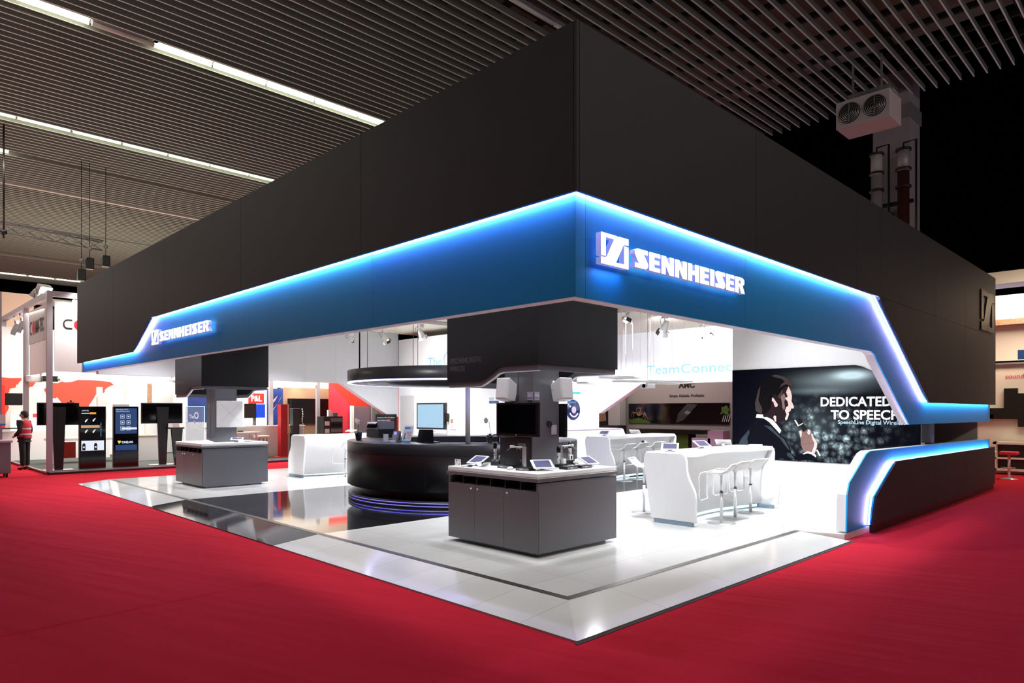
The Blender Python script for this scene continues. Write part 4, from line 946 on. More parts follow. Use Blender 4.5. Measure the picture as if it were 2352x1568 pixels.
tablet((5.7,12.6,ZB),R(30),'white tablet lying on the far left bar next to the orchids',tilt=10)
t = thing('camera_unit','small black camera under the top of the middle-distance bar','camera',(10.5,6.6,.95)); MB().rbox((10.42,6.62,.93),(.06,.05,.1),bev=.01).build('body','black',t); MB().rbox((10.50,6.62,.93),(.07,.05,.09),bev=.02).build('shell','plw',t)

# ================= CEILING FITTINGS OF THE STAND =================
def spot(loc, aim, label, sz=1.0):
    t = thing('track_spotlight', label, 'spotlight', loc, 0, 'white spotlights under the stand ceiling')
    L = Vector(loc); d = (Vector(aim)-L).normalized(); q = d.to_track_quat('Z','Y').to_matrix().to_4x4(); p = L-Vector((0,0,.24*sz))
    MB().box((L.x-.07,L.y-.05,L.z-.09),(L.x+.07,L.y+.05,L.z)).build('gear_box','plw',t)
    MB().tube([tuple(L+Vector((0,0,-.09))),tuple(p)],.012,6).build('yoke','plw',t)
    m = MB().lathe([(0,-.12),(.05,-.12),(.065,-.03),(.085,.09),(.09,.12),(.08,.12),(.06,.08)],(0,0,0),20); m.xf(Matrix.Translation(p)@q@Matrix.Scale(sz,4)); m.build('head','plw',t)
    m = MB().lathe([(0,.09),(.075,.09)],(0,0,0),20); m.xf(Matrix.Translation(p)@q@Matrix.Scale(sz,4)); m.build('lens','halo',t)
    for a in (0,PI/2,PI,3*PI/2):
        m = MB().box((.085,-.06,.12),(.09,.06,.21)); m.xf(Matrix.Translation(p)@q@Matrix.Scale(sz,4)@Matrix.Rotation(a,4,'Z')@Matrix.Rotation(R(12),4,'Y')); m.build('barn_door','black' if a in (0,PI/2) else 'plw',t)
    MB().tube([tuple(L+Vector((-.05,0,-.06))),tuple(L+Vector((-.18,.02,-.12))),tuple(p+Vector((-.12,.02,.0))),tuple(p+Vector((-.04,0,.05)))],.008,6).build('cable','grey',t)
spot((7.9,14.3,4.2),(8.6,13.2,2),'white spotlight near the rear left wall above the ring')
spot((7.5,11.95,4.12),(8.9,12.6,2.6),'white spotlight on the grey track left of the large hanging box')
spot((10.6,6.10,4.10),(11.2,7.4,2.0),'white spotlight pointing down, left one of the pair right of the hanging box',1.2)
spot((12.4,6.05,4.10),(13.6,5.6,2.5),'white spotlight with black barn doors, right one of the pair right of the hanging box',1.2)
spot((9.0,6.0,4.18),(8.2,6.6,2),'small spotlight just right of the hanging box top')
spot((6.9,14.6,4.05),(7.6,14.0,2),'small white lamp peeking under the blue band above the left bar',.7)
def track(a, b, label):
    m = MB().box((min(a[0],b[0])-.03,min(a[1],b[1])-.03,4.1),(max(a[0],b[0])+.03,max(a[1],b[1])+.03,4.19)); tag(m.build('lighting_track','alu'),label,'track')
track((6.85,11.7),(9.5,11.7),'grey lighting track under the ceiling left of the large hanging box') if 0 else tag(B((6.85,10.9,4.10),(6.95,12.2,4.19)).box((6.95,11.6,4.10),(8.85,11.7,4.19)).build('lighting_track','alu'),'grey lighting track under the ceiling left of the large hanging box','track')
tag(B((9.45,5.9,4.09),(13.6,6.0,4.19)).box((9.45,6.0,4.09),(9.55,8.4,4.19)).build('lighting_track','alu'),'grey lighting track with corner right of the large hanging box','track')
# floating white plates on wires
t0 = [(8.3,5.9,2.46,.9,.35,12),(8.9,5.9,2.40,.8,.4,-8),(9.4,6.3,2.52,1.0,.4,25),(9.6,5.5,2.36,1.1,.3,5),(10.4,5.9,2.44,1.3,.35,-18),(9.9,6.8,2.55,.7,.5,40),(8.6,6.9,2.58,.6,.4,0),(9.0,7.3,2.40,.9,.4,15)]
for i,(x,y,z,l,wd,a) in enumerate(t0):
    t = thing('floating_plate', 'thin white plate hanging on wires right of the large hanging box', 'ceiling plate', (x,y,z), R(a), 'thin white plates floating on wires')
    MB().rbox((0,0,0),(l,wd,.03)).build('plate','plw',t,world=False)
    for s in (-1,1): MB().tube([(s*l*.4,0,.015),(s*l*.4,0,4.2-z)],.003,5).build('wire','plw',t,world=False)
t = thing('ceiling_projector','small white projector with dark lens hanging among the floating plates','projector',(9.35,5.75,2.3)); MB().rbox((0,0,0),(.30,.22,.10),bev=.015).build('body','plw',t,world=False)
MB().cyl((-.16,.0,0),(-.13,.0,0),.045,n=20).build('lens','gloss',t,world=False); MB().tube([(0,0,.05),(0,0,1.9)],.008,6).build('rod','plw',t,world=False)

# ================= NEIGHBOURING STAND, LEFT =================
PZ = .08
t = thing('neighbour_platform','low platform with grey-green carpet of the neighbouring stand at left','platform',(8,22,0))
B((.0,18.5,0),(16,27,.055)).build('base','kdark',t); B((.02,18.53,.055),(16,27,PZ-.004)).build('carpet_top','carpetg',t); MB().box((-.02,18.48,.055),(16,18.53,PZ)).box((-.02,18.48,.055),(.03,27,PZ)).build('metal_edge','post',t)
t = thing('truss_frame','tall square aluminium frame of the neighbouring stand at left','frame',(.06,18.6,PZ))
def post(x,y,z1=4.93,w=.11): return B((x-w/2,y-w/2,PZ),(x+w/2,y+w/2,z1)).build('upright','post',t)
for x,y in ((.06,18.6),(.06,21.9),(.06,25.9),(7.35,20.9),(9.25,20.9)): post(x,y, 4.93 if x<1 else 2.85, .13)
B((.0,18.54,4.82),(6,18.66,4.97)).build('beam','post',t); B((.0,18.6,4.82),(.12,27,4.97)).build('beam','post',t); B((7.3,20.85,2.70),(9.35,20.95,2.92)).build('beam','white',t)
t = thing('header_board','white header board with dark and red lettering, mostly behind the canopy end','board',(1.7,18.7,3.8))
B((.20,18.70,2.80),(6.0,18.74,4.72)).build('board','wwall',t); fr = frame((.39,18.695,3.97),*FY)
def ctec(fr, h, w, t):
    m = MB(); arc = [(.5+.5*math.cos(a),.5+.5*math.sin(a)) for a in [R(90+q*15) for q in range(13)]]
    out = [(1.0,1.0)]+arc+[(1.0,0)]; inn = [(1.0,.17)]+[(.5+.33*math.cos(a),.5+.33*math.sin(a)) for a in [R(270-q*15) for q in range(13)]]+[(1.0,.83)]
    m.add([fr(u*h*.8,v*h,.004) for u,v in out+inn],[list(range(len(out)+len(inn)))]); m.build('letter_c','kdark',t)
    m = MB().add([fr(h*1.45+h*.52*math.cos(a),h*.5+h*.52*math.sin(a),.004) for a in [2*PI*i/32 for i in range(32)]],[list(range(32))]); m.build('red_disc','redd',t)
    text('lettering','MM-TEC',(lambda u,v,d=0: fr(u+h*2.1,v,d)),w-h*2.1,h,'kdark',t,bold=.03)
ctec(fr,.28,2.0,t)
t = thing('header_board','white side header board with grey field and compressed dark logo lettering','board',(.1,20.3,3.8))
B((.12,19.0,2.80),(.16,21.7,4.72)).build('board','wwall',t); B((.112,19.45,3.72),(.12,21.75,4.62)).build('grey_field','lgrey',t)
ctec(frame((.11,21.6,3.98),*FX),.40,2.0,t)
# back walls
t = thing('map_wall','white back wall with red world map silhouette in the left stand','wall',(3,25.6,PZ))
B((-1.6,25.5,PZ),(6.2,25.6,4.6)).build('wall','wwall',t); fr = frame((-.6,25.495,1.0),*FY); B((-.9,25.49,1.0),(3.5,25.5,2.9)).build('grey_field',mat('map_field',(.72,.66,.62),.8),t)
M['mapred'] = mat('map_red',(.80,.06,.03),.7)
rr = random.Random(5)
def jag(pts, s=.035, n=4):
    o = []
    for (a,b),(c,d) in zip(pts, pts[1:]+pts[:1]):
        for i in range(n): u = i/n; k = 0 if i==0 else s; o.append((a+(c-a)*u+rr.uniform(-k,k), b+(d-b)*u+rr.uniform(-k,k)))
    return o
flat('continent',jag([(.0,1.80),(1.1,1.86),(1.0,1.62),(.85,1.5),(.70,1.3),(.55,1.15),(.45,.95),(.25,.6),(.1,.75),(.0,1.2),(-.25,1.5)]),fr,'mapred',t,.008,)
flat('continent',jag([(1.15,1.84),(1.55,1.86),(1.45,1.6),(1.3,1.45)]),fr,'mapred',t,.008)
flat('continent',jag([(1.75,1.45),(1.95,1.72),(2.4,1.74),(2.9,1.84),(3.8,1.80),(3.95,1.68),(3.7,1.55),(3.62,1.38),(3.4,1.45),(3.25,1.1),(3.1,.8),(2.7,.75),(2.4,.9),(2.15,1.2),(1.9,1.15)]),fr,'mapred',t,.008)
flat('continent',jag([(.35,1.15),(.7,1.15),(.75,.85),(.5,.3),(.3,.8)]),fr,'mapred',t,.009)
t = thing('white_partition','tall white partition with door openings right of the map wall','partition',(6,24,PZ))
MB().box((6.2,24.6,PZ),(14,24.7,4.6)).box((3.7,25.3,PZ),(3.78,25.5,4.6)).build('wall','warmw',t); B((5.15,24.55,PZ),(6.6,24.6,2.95)).build('grey_door','lgrey',t); B((4.35,24.9,1.4),(4.5,24.95,2.75)).build('dark_gap','pbrown',t)
t = thing('small_arch_logo','small grey arch emblem high on the white partition left of the far hanging box','emblem',(4.5,24,2.9))
MB().tube([(5.2+.12*math.cos(a),24.52,3.02+.12*math.sin(a)) for a in [R(q) for q in range(-30,211,20)]],.02,6).build('arch','grey',t); B((5.0,24.5,2.84),(5.4,24.53,2.88)).build('base_line','grey',t)
lamp('AREA','left_stand_light',(2.8,22.0,4.7),(2.8,22.2,0),520,(1,.95,.88),shape='RECTANGLE',size=5.5,size_y=5)
lamp('AREA','left_stand_light',(9.5,21.0,4.4),(9.5,22.3,0),900,(1,.93,.82),shape='RECTANGLE',size=7,size_y=3)
lamp('AREA','hall_side_light',(-4.5,24,6.5),(-4.5,24,0),260,(1,.93,.85),shape='RECTANGLE',size=5,size_y=8)
lamp('SPOT','left_header_light',(1.0,17.9,5.2),(1.2,18.7,3.6),330,(1,.95,.9),spot_size=R(120),spot_blend=.8,shadow_soft_size=.1)
# floodlights and spots on the frame
def flood(loc, rz, label, lens='halog'):
    t = thing('flood_light', label, 'floodlight', loc, rz)
    MB().rbox((0,0,.12),(.34,.18,.24),(R(35),0,0),bev=.02).build('housing','lgrey',t,world=False)
    MB().rbox((0,-.12,.08),(.26,.02,.16),(R(35),0,0)).build('lens',lens,t,world=False)
    MB().tube([(-.19,0,.12),(-.19,0,0),(.19,0,0),(.19,0,.12)],.015,6).build('bracket','grey',t,world=False); return t
flood((.06,19.3,4.97),R(20),'clear-housed floodlight standing on the corner of the aluminium frame')
flood((.06,20.4,4.97),R(70),'bright greenish-white floodlight just left of the frame corner')
for i,(y,l) in enumerate(((22.3,'right'),(23.2,'middle'),(24.2,'left'))):
    t = thing('clip_spotlight', f'grey box spotlight hanging under the side beam, {l} of three', 'spotlight', (.1,y,4.7), 0, 'grey box spotlights under the side beam')
    MB().rbox((.15,y,4.45),(.14,.30,.42),(R(30),R(20),0),bev=.01).build('housing','grey',t); MB().rbox((.22,y+.05,4.24),(.12,.22,.03),(R(30),R(20),0)).build('lens','halo',t); MB().tube([(.1,y,4.82),(.14,y,4.6)],.02,6).build('hook','grey',t)
t = thing('frame_lamp','orange-white lamp glowing under the front beam next to the canopy end','lamp',(.75,18.6,4.7)); MB().rbox((.72,18.6,4.74),(.24,.1,.08),bev=.01).build('lens','halo',t)
t = thing('beam_projector','white and black video projector hanging under the left frame','projector',(.45,21.4,2.6))
MB().rbox((.25,21.9,2.70),(.42,.40,.20),bev=.04).build('body','plw',t); MB().rbox((.60,21.55,2.70),(.40,.3,.17),bev=.01).build('black_side','black',t); MB().cyl((.8,21.4,2.70),(.86,21.35,2.70),.06,n=16).build('lens_ring','lgrey',t); MB().cyl((.4,21.7,2.8),(.4,21.7,4.85),.03).build('pole','plw',t)
# screens and totems
def tvstand(x, y, w, zc, label, tilt=0):
    t = thing('screen_stand', label, 'screen', (x,y,PZ), R(-4))
    B((-w/2,-.05,zc-.30),(w/2,.02,zc+.32)).build('screen','black',t,bev=.01,world=False); B((-w/2+.03,-.055,zc-.27),(w/2-.03,-.05,zc+.29)).build('glass','gloss',t,world=False)
    MB().prism([(-.10,.02),(.10,.02),(.17,zc+.2),(-.17,zc+.2)],'y',-.12,-.04).build('tapered_foot','black',t,world=False)
    MB().box((-.35,-.25,.0),(.35,.25,.02)).build('base_plate','alu',t,world=False); return t
tvstand(.33,18.95,.98,1.55,'black screen on a tapered black stand behind the frame corner post')
t2 = tvstand(3.0,18.95,1.15,1.56,'wide black screen on a slim stand left of the far display counter')
tag(MB().sphere((.62,18.9,2.0),.03).box((.52,18.85,1.955),(.70,18.95,1.97)).build('webcam','black'),'tiny camera on top of the screen behind the corner post','camera')
t = thing('lectern_pedestal','black tapered pedestal with small white panel left of the far counter','pedestal',(3.3,18.6,PZ))
MB().prism([(3.24,PZ),(3.40,PZ),(3.47,1.18),(3.14,1.18)],'y',18.55,18.62).build('front','gloss',t); B((3.10,18.5,1.18),(3.5,18.75,1.22)).build('top','black',t); MB().rbox((3.26,18.5,1.28),(.18,.02,.12),(R(-20),0,0)).build('small_panel','plw',t)
def totem(x, y, label):
    t = thing('digital_totem', label, 'display totem', (x,y,PZ), 0, 'black upright display totems'); B((x-.33,y-.06,PZ+.01),(x+.33,y+.06,1.85)).build('body','black',t,bev=.01); B((x-.315,y-.064,PZ+.05),(x+.315,y-.06,1.83)).build('glass','gloss',t)
    return t, frame((x-.33,y-.066,PZ),*FY)
M['scr_w'] = emat('screen_white',(.80,.86,1),1.0); M['scr_o'] = emat('screen_orange',(1,.35,.03),1.2); M['scr_b'] = emat('screen_blue',(.01,.05,.16),1.0); M['scr_warm'] = emat('screen_warm',(.65,.38,.2),.9); M['scr_y'] = emat('screen_yellow',(.9,.75,.1),1.0); M['scr_lb'] = emat('screen_light_blue',(.12,.35,.6),1.0)
t,fr = totem(1.13,18.86,'black display totem with orange bar and white icon strip, left of the pair')
text('lettering','COMM-TEC',(lambda u,v,d=0:fr(u+.06,v+1.63,d)),.17,.04,'scr_w',t,depth=.003); flat('orange_bar',rect(.25,1.55,.41,1.60),fr,'scr_o',t); flat('thin_bar',rect(.05,1.565,.24,1.58),fr,'scr_w',t)
flat('light_band',rect(.04,1.16,.50,1.24),fr,'scr_warm',t); flat('icon_panel',rect(.05,.52,.61,.80),fr,'scr_w',t)
for u in (.07,.36): 
    flat('icon',[(u,.53),(u+.08,.53),(u+.08,.69),(u+.06,.73),(u+.02,.73),(u,.69)],fr,'black',t,.004); flat('icon_dot',rect(u+.02,.60,u+.06,.64),fr,'scr_w',t,.006)
for u,v in ((.14,1.32),(.33,1.34),(.14,1.02),(.33,1.02)): flat('figure_icon',[(u,v),(u+.02,v),(u+.06,v+.07),(u+.08,v+.10),(u+.03,v+.08),(u-.01,v+.03)],fr,'scr_w',t)
for i in range(9): flat('side_dot',rect(.52,.92+.045*i,.54,.945+.045*i),fr,'scr_lb',t)
t,fr = totem(1.95,18.74,'black display totem with blue icon grid, right of the pair')
flat('blue_field',rect(.05,.98,.61,1.72),fr,'scr_b',t); flat('blue_field',rect(.05,.50,.61,.66),fr,'scr_b',t)
text('lettering','Digital Signage, IPTV &',(lambda u,v,d=0:fr(u+.06,v+1.66,d)),.32,.035,'scr_w',t,depth=.004); text('lettering','Streaming Media Solutions',(lambda u,v,d=0:fr(u+.06,v+1.61,d)),.36,.03,'scr_w',t,depth=.004)
for i in range(2):
    for j in range(3):
        u=.18+.16*i; v=1.42-.17*j; m = MB()
        for a,b in (((u,v),(u+.10,v+.008)),((u,v+.10),(u+.10,v+.108)),((u,v),(u+.008,v+.10)),((u+.092,v),(u+.10,v+.108)),((u+.03,v+.04),(u+.07,v+.07))): m.add([fr(a[0],a[1],.004),fr(b[0],a[1],.004),fr(b[0],b[1],.004),fr(a[0],b[1],.004)],[(0,1,2,3)])
        m.build('icon_tile','scr_w',t)
flat('light_band',rect(.22,1.10,.61,1.16),fr,'scr_w',t,.003); flat('yellow_mark',[(.10,.78),(.19,.78),(.19,.74),(.14,.69)],fr,'scr_y',t,.004); text('lettering','ONELAN',(lambda u,v,d=0:fr(u+.21,v+.70,d)),.30,.065,'scr_w',t,depth=.004,bold=.03)
# furniture
t = thing('white_table','white worktable on square legs behind the two screens','table',(1.5,22,PZ)); B((.6,21.6,.78),(2.8,22.4,.86)).build('table_top','white',t)
for x in (.75,1.5,2.7): B((x-.07,21.7,PZ),(x+.07,21.8,.78)).build('leg','white',t)
B((.95,22.3,.2),(1.45,22.35,.72)).build('red_back','red',t)
t = thing('white_desk_wall','white desk with raised screen wall under the world map','desk',(1.3,24.5,PZ)); B((-.4,24.2,PZ),(2.9,24.9,1.05)).build('desk','white',t); B((.1,24.9,1.05),(2.7,24.95,1.75)).build('back_board','wwall',t)
for i in range(4): B((.45+.28*i,24.89,1.5),(.62+.28*i,24.9,1.62)).build('red_square','crim',t)
t = thing('grey_column_device','pale grey upright box device before the right part of the world map','device',(2.4,24,1.0)); B((2.45,23.9,1.3),(2.75,24.1,2.2)).build('box','lgrey',t); B((2.45,23.9,2.2),(2.6,24.1,2.55)).build('neck','plw',t); B((2.4,23.8,PZ),(2.8,24.15,1.3)).build('stand','white',t)
t = thing('dark_monitor_back','dark grey monitor back above the display totems','monitor',(3.0,23.5,1.5)); MB().rbox((3.05,23.4,1.75),(.50,.12,.40),bev=.02).build('shell','grey',t); B((2.98,23.4,PZ),(3.1,23.5,1.6)).build('pole','grey',t)
t = thing('wooden_top_cabinet','low white cabinet with wooden side left of the far counter','cabinet',(3.35,21.0,PZ)); B((2.95,21.2,PZ),(3.7,21.9,.88)).build('body','white',t); B((2.93,21.18,.88),(3.85,21.95,.91)).build('wood_top','wood',t); B((3.7,21.2,PZ),(3.84,21.9,.88)).build('wood_side','wood',t)
t = thing('white_all_in_one','white computer with dark screen above the wooden cabinet','computer',(3.6,22.4,1.2)); MB().rbox((3.55,22.3,1.55),(.55,.05,.62),bev=.01).build('frame','plw',t); B((3.36,22.26,1.42),(3.74,22.27,1.74)).build('screen','gloss',t); B((3.5,22.2,.91),(3.6,22.4,1.3)).build('stem','plw',t)
t = thing('red_tower','slim red and white tower left of the standing person','tower',(-.3,24,PZ)); MB().rbox((-.28,24,1.85),(.2,.2,1.4)).build('red_body','red',t); MB().cyl((-.28,24,PZ),(-.28,24,1.2),.04).build('pole','black',t); MB().rbox((-.28,24,1.15),(.9,.3,.03)).build('shelf','black',t)
t = thing('black_monitor','black monitor behind the red tower at far left','monitor',(-.2,24.4,1.8)); B((-.62,24.3,1.9),(.35,24.36,2.3)).build('screen','black',t); B((-.6,24.3,PZ),(-.52,24.36,1.9)).build('pole','black',t)
t = thing('rolling_case','dark grey rolling case with flat lid at the far left on the red carpet','case',(-.85,18.9,0))
B((-1.32,18.5,.10),(-.80,19.05,.90)).build('body','grey',t,bev=.01); B((-1.36,18.46,.90),(-.76,19.09,.96)).build('lid','alu',t,bev=.01)
for x in (-1.26,-.88):
    for y in (18.58,18.98): MB().cyl((x-.02,y,.05),(x+.02,y,.05),.05,n=14).build('wheel','black',t)
t = thing('information_stand','narrow white board with blue strip beside the rolling case','sign',(-.75,19.8,0)); B((-1.1,19.9,1.32),(-.72,19.93,1.62)).build('board','plw',t); B((-1.1,19.89,1.32),(-.72,19.9,1.37)).build('blue_strip','bluetag',t); B((-1.0,19.94,0),(-.80,19.98,5.0)).build('post','post',t); B((-1.15,19.8,0),(-.65,20.1,.03)).build('foot','grey',t)

# person
def skin(name, verts, edges, radii, m, parent, sub=2):
    me = bpy.data.meshes.new(name); me.from_pydata(verts, edges, []); o = bpy.data.objects.new(name, me); link(o)
    md = o.modifiers.new('s','SKIN'); md.use_smooth_shade = True
    for i, r in enumerate(radii):
        me.skin_vertices[0].data[i].radius = r if isinstance(r, tuple) else (r, r)
    me.skin_vertices[0].data[0].use_root = True
    sb = o.modifiers.new('u','SUBSURF'); sb.levels = sub; sb.render_levels = sub
    dg = bpy.context.evaluated_depsgraph_get(); me2 = bpy.data.meshes.new_from_object(o.evaluated_get(dg)); me2.name = name
    me2.materials.clear(); me2.materials.append(M[m]); bpy.data.objects.remove(o)
    o = bpy.data.objects.new(name, me2); link(o); o.parent = parent; ORG[o.name] = ORG[parent.name]
    for p in me2.polygons: p.use_smooth = True
    return o
# stands facing local -x
t = thing('person','person in dark suit and red safety vest with pale stripes standing behind the frame post','person',(-.12,21.0,0),R(-45))
H = 1.72
V = [(0,0,.95),(0,0,1.15),(0,0,1.36),(-.01,0,1.47),(-.02,0,1.52),(-.03,0,1.60),(-.03,0,1.66),
     (0,.10,.90),(0,.10,.50),(.01,.10,.10),(-.12,.11,.04), (0,-.10,.90),(.02,-.10,.50),(.03,-.10,.10),(-.10,-.11,.04),
     (0,.17,1.40),(.03,.23,1.14),(-.08,.22,.92),(-.13,.21,.84), (0,-.17,1.40),(.03,-.23,1.14),(-.14,-.20,.98),(-.22,-.17,.95)]
Ed = [(0,1),(1,2),(2,3),(3,4),(4,5),(5,6),(0,7),(7,8),(8,9),(9,10),(0,11),(11,12),(12,13),(13,14),(2,15),(15,16),(16,17),(17,18),(2,19),(19,20),(20,21),(21,22)]
Ra = [(.13,.16),(.13,.16),(.12,.16),.055,.06,.095,.07,.09,.065,.045,.045,.09,.065,.045,.045,.065,.05,.035,.035,.065,.05,.035,.035]
skin('body', V, Ed, Ra, 'skin', t)
skin('suit_trousers', [V[0],V[7],V[8],V[9],V[11],V[12],V[13]],[(0,1),(1,2),(2,3),(0,4),(4,5),(5,6)],[(.11,.13),.10,.082,.072,.10,.082,.072],'suit',t)
skin('suit_jacket', [V[0],V[1],V[2],(0,0,1.42),V[15],V[16],V[17],V[19],V[20],V[21],(0,0,.84)],[(0,1),(1,2),(2,3),(2,4),(4,5),(5,6),(2,7),(7,8),(8,9),(0,10)],[(.12,.15),(.125,.155),(.12,.16),.07,.075,.06,.05,.075,.06,.05,(.12,.15)],'suit',t)
vm = MB().lathe([(.80,.92),(.84,1.0),(.84,1.2),(.86,1.32),(.70,1.41),(.42,1.46)],(0,0,0),28); vm.v = [Vector((v.x*.185, v.y*.225, v.z)) for v in vm.v]; vm.build('safety_vest','vest',t,world=False)
m = MB()
for zz in (1.05,1.22): m.lathe([(.185,-.02),(.188,.02)],(0,0,0),28); 
m = MB()
for k,zz in enumerate((1.04,1.20)):
    q = MB().lathe([(1,-.022),(1,.022)],(0,0,0),32); q.v = [Vector((v.x*.158,v.y*.192,v.z+zz)) for v in q.v]; m.add(q.v,q.f,True)
m.build('reflective_stripe','lilac',t,world=False)
skin('shoes',[(.0,.10,.05),(-.14,.11,.04)],[(0,1)],[.055,.045],'black',t,1); skin('shoes',[(.02,-.10,.05),(-.12,-.11,.04)],[(0,1)],[.055,.045],'black',t,1)
MB().sphere((0,0,1.655),.105,(.98,.82,.75),16).sphere((.05,0,1.60),.085,(.7,.95,1),12).build('hair','hair',t,world=False)
MB().sphere((-.125,0,1.575),.022,(1,.7,1.3),10).sphere((-.02,.085,1.57),.025,(.7,.4,1.2),8).sphere((-.02,-.085,1.57),.025,(.7,.4,1.2),8).build('nose_and_ears','skin',t,world=False)
MB().box((-.118,-.06,1.592),(-.110,.06,1.612)).box((-.11,.06,1.598),(-.02,.088,1.606)).box((-.11,-.088,1.598),(-.02,-.06,1.606)).build('glasses','black',t,world=False)
MB().box((-.115,-.025,1.525),(-.105,.025,1.535)).build('mouth','redd',t,world=False)

# ================= STANDS BEHIND, CENTRE =================
t = thing('white_counter_block','long pale counter block in the neighbouring stand behind the far pillar','counter',(6.8,21,PZ)); B((4.9,20.2,PZ),(8.3,20.75,1.15)).build('body','wwall',t); B((4.85,20.15,1.15),(8.35,20.8,1.19)).build('top','white',t); B((7.4,20.12,.9),(8.0,20.2,1.1)).build('wood_front','wood',t)
t = thing('picture_wall','deep blue wall picture with white streaks between white posts','picture',(7.8,21.6,1.7)); B((7.50,21.5,.75),(8.12,21.55,2.56)).build('panel',mat('deep_blue_print',(.015,.04,.22),.5,noise=.8,nscale=2.5),t); fr = frame((7.50,21.49,.75),*FY)
flat('streak',[(.0,.75),(.40,1.25),(.60,1.6),(.50,1.4),(.2,.95)],fr,'lilac',t); flat('streak',[(.05,1.1),(.3,1.35),(.4,1.55),(.2,1.35)],fr,'lilac',t); flat('lower_photo',rect(0,0,.62,.38),fr,'lgrey',t,.001)
t = thing('picture_wall','narrow blue picture strip behind the clear acrylic sign','picture',(5.4,21.8,1.7)); B((4.75,21.8,1.3),(5.9,21.85,2.30)).build('panel','deep_blue_print' if 0 else MATS['deep_blue_print'],t); B((4.4,21.75,2.30),(6.0,21.8,2.38)).build('red_edge','red',t)
t = thing('brown_room','brown meeting booth wall with large black screen behind the white posts','wall',(9,22,PZ)); B((8.16,22.0,PZ),(10.6,22.1,2.62)).build('wall',mat('brown_wall',(.26,.16,.10),.7),t); B((8.55,21.95,1.20),(10.3,22.0,2.20)).build('screen','gloss',t); B((8.14,21.9,PZ),(8.22,22.0,2.6)).build('dark_edge','slot',t)
lamp('SPOT','brown_room_light',(8.9,21.5,2.75),(8.9,22.0,2.3),22,(1,.75,.45),spot_size=R(80),spot_blend=.8,shadow_soft_size=.04)
t = thing('red_wall','tall red panelled wall between the white post and the ring','wall',(10.7,22.3,PZ)); B((10.0,21.3,PZ),(14.4,21.4,3.0)).build('wall','red',t); frr = frame((10.0,21.295,PZ),*FY); flat('crimson_field',[(.0,.3),(1.35,.3),(1.35,1.35),(.75,2.05),(.05,2.7),(0,2.7)],frr,'crim',t,.002)
t = thing('mauve_panel','grey-mauve upright panels with white edge left of the orchids','panel',(11.2,21,PZ)); B((10.95,21.1,PZ),(12.4,21.2,1.9)).build('panel',mat('mauve_grey',(.18,.13,.16),.7),t); B((10.85,21.08,PZ),(10.97,21.2,1.92)).build('white_edge','white',t); B((11.75,20.95,PZ),(11.85,21.05,2.9)).build('grey_post','alu',t); B((11.86,20.95,PZ),(12.02,21.05,2.9)).build('dark_post','grey',t)
t = thing('red_pillar_box','slim bright red free-standing pillar in the stand behind','pillar',(7.2,19.7,PZ)); B((7.12,19.6,PZ),(7.38,19.85,1.95)).build('body','redd',t); B((7.36,19.58,.9),(7.42,19.85,1.95)).build('side_strip','wood',t); B((6.95,19.5,PZ),(7.6,19.9,PZ+.02)).build('foot_plate','red',t)
t = thing('dark_tower','dark blue-black slim tower right of the red pillar','tower',(7.8,20,PZ)); B((7.75,19.95,PZ),(8.0,20.2,1.80)).build('body',mat('blue_black',(.012,.02,.028),.4),t); B((7.75,19.94,1.79),(8.02,20.2,1.81)).build('light_top','alu',t)
m = MB()
for i in range(9): m.sphere((8.2+.02*math.sin(i*1.3),20.1,1.05+.09*i),.025,n=8)
tag(m.tube([(8.2,20.1,PZ),(8.2,20.1,1.8)],.008,6).build('cable_string','lgrey'),'string of pale beads hanging right of the dark tower','display')
t = thing('equipment_rack','black equipment rack with small devices on top left of the red wall','rack',(9.4,20,PZ))
B((8.95,19.9,.55),(9.75,20.4,1.5)).build('frame','black',t); 
for i in range(4): B((9.25,19.88,.70+.2*i),(9.72,19.9,.84+.2*i)).build('rack_unit','grey' if i%2 else 'slot',t)
for i in range(3): B((9.0,19.88,.6+.28*i),(9.18,19.9,.76+.28*i)).build('white_unit','plw',t)
MB().box((9.0,20.0,PZ),(9.05,20.3,.55)).box((9.65,20.0,PZ),(9.7,20.3,.55)).build('leg','black',t); B((9.2,20,1.5),(9.32,20.1,1.75)).build('white_bottle','plw',t); B((9.4,20,1.5),(9.6,20.1,1.64)).build('dark_jar','grey',t)
t = thing('twin_monitors','black and blue monitors side by side under the red lettered header','monitor',(7.0,21.4,1.7)); B((6.55,21.3,1.45),(6.98,21.36,1.98)).build('black_screen','black',t); B((7.0,21.3,1.46),(7.32,21.36,1.96)).build('blue_screen',emat('blue_glow',(.0,.06,.7),1.2),t); B((6.9,21.36,1.0),(7.0,21.42,1.7)).build('arm','grey',t)
t = thing('red_header','small white header with red and white figures above the twin monitors','sign',(6.9,21.45,2.2)); B((6.3,21.46,2.36),(7.36,21.5,2.62)).build('white_board','plw',t); B((6.75,21.44,1.98),(7.34,21.46,2.36)).build('red_field','red',t); text('lettering','P&L',frame((6.85,21.43,2.06),*FY),.4,.22,'txtw',t,bold=.03)
for i,(x,y,l) in enumerate(((6.55,19.9,'pale stool with pink legs left of the red pillar'),(7.75,19.4,'pale stool right of the red pillar'))):
    t = thing('pale_stool',l,'stool',(x,y,PZ)); MB().rbox((x,y,.80),(.42,.4,.1),bev=.03).build('seat','warmw',t)
    for sx in (-.15,.15):
        for sy in (-.14,.14): MB().cyl((x+sx,y+sy,PZ),(x+sx*.9,y+sy*.9,.76),.025).build('leg','wood',t)
t = thing('sample_table','low white table with colourful samples right of the far counter','table',(5.4,19.5,PZ)); B((4.6,19.2,.95),(6.2,19.9,1.0)).build('table_top','white',t)
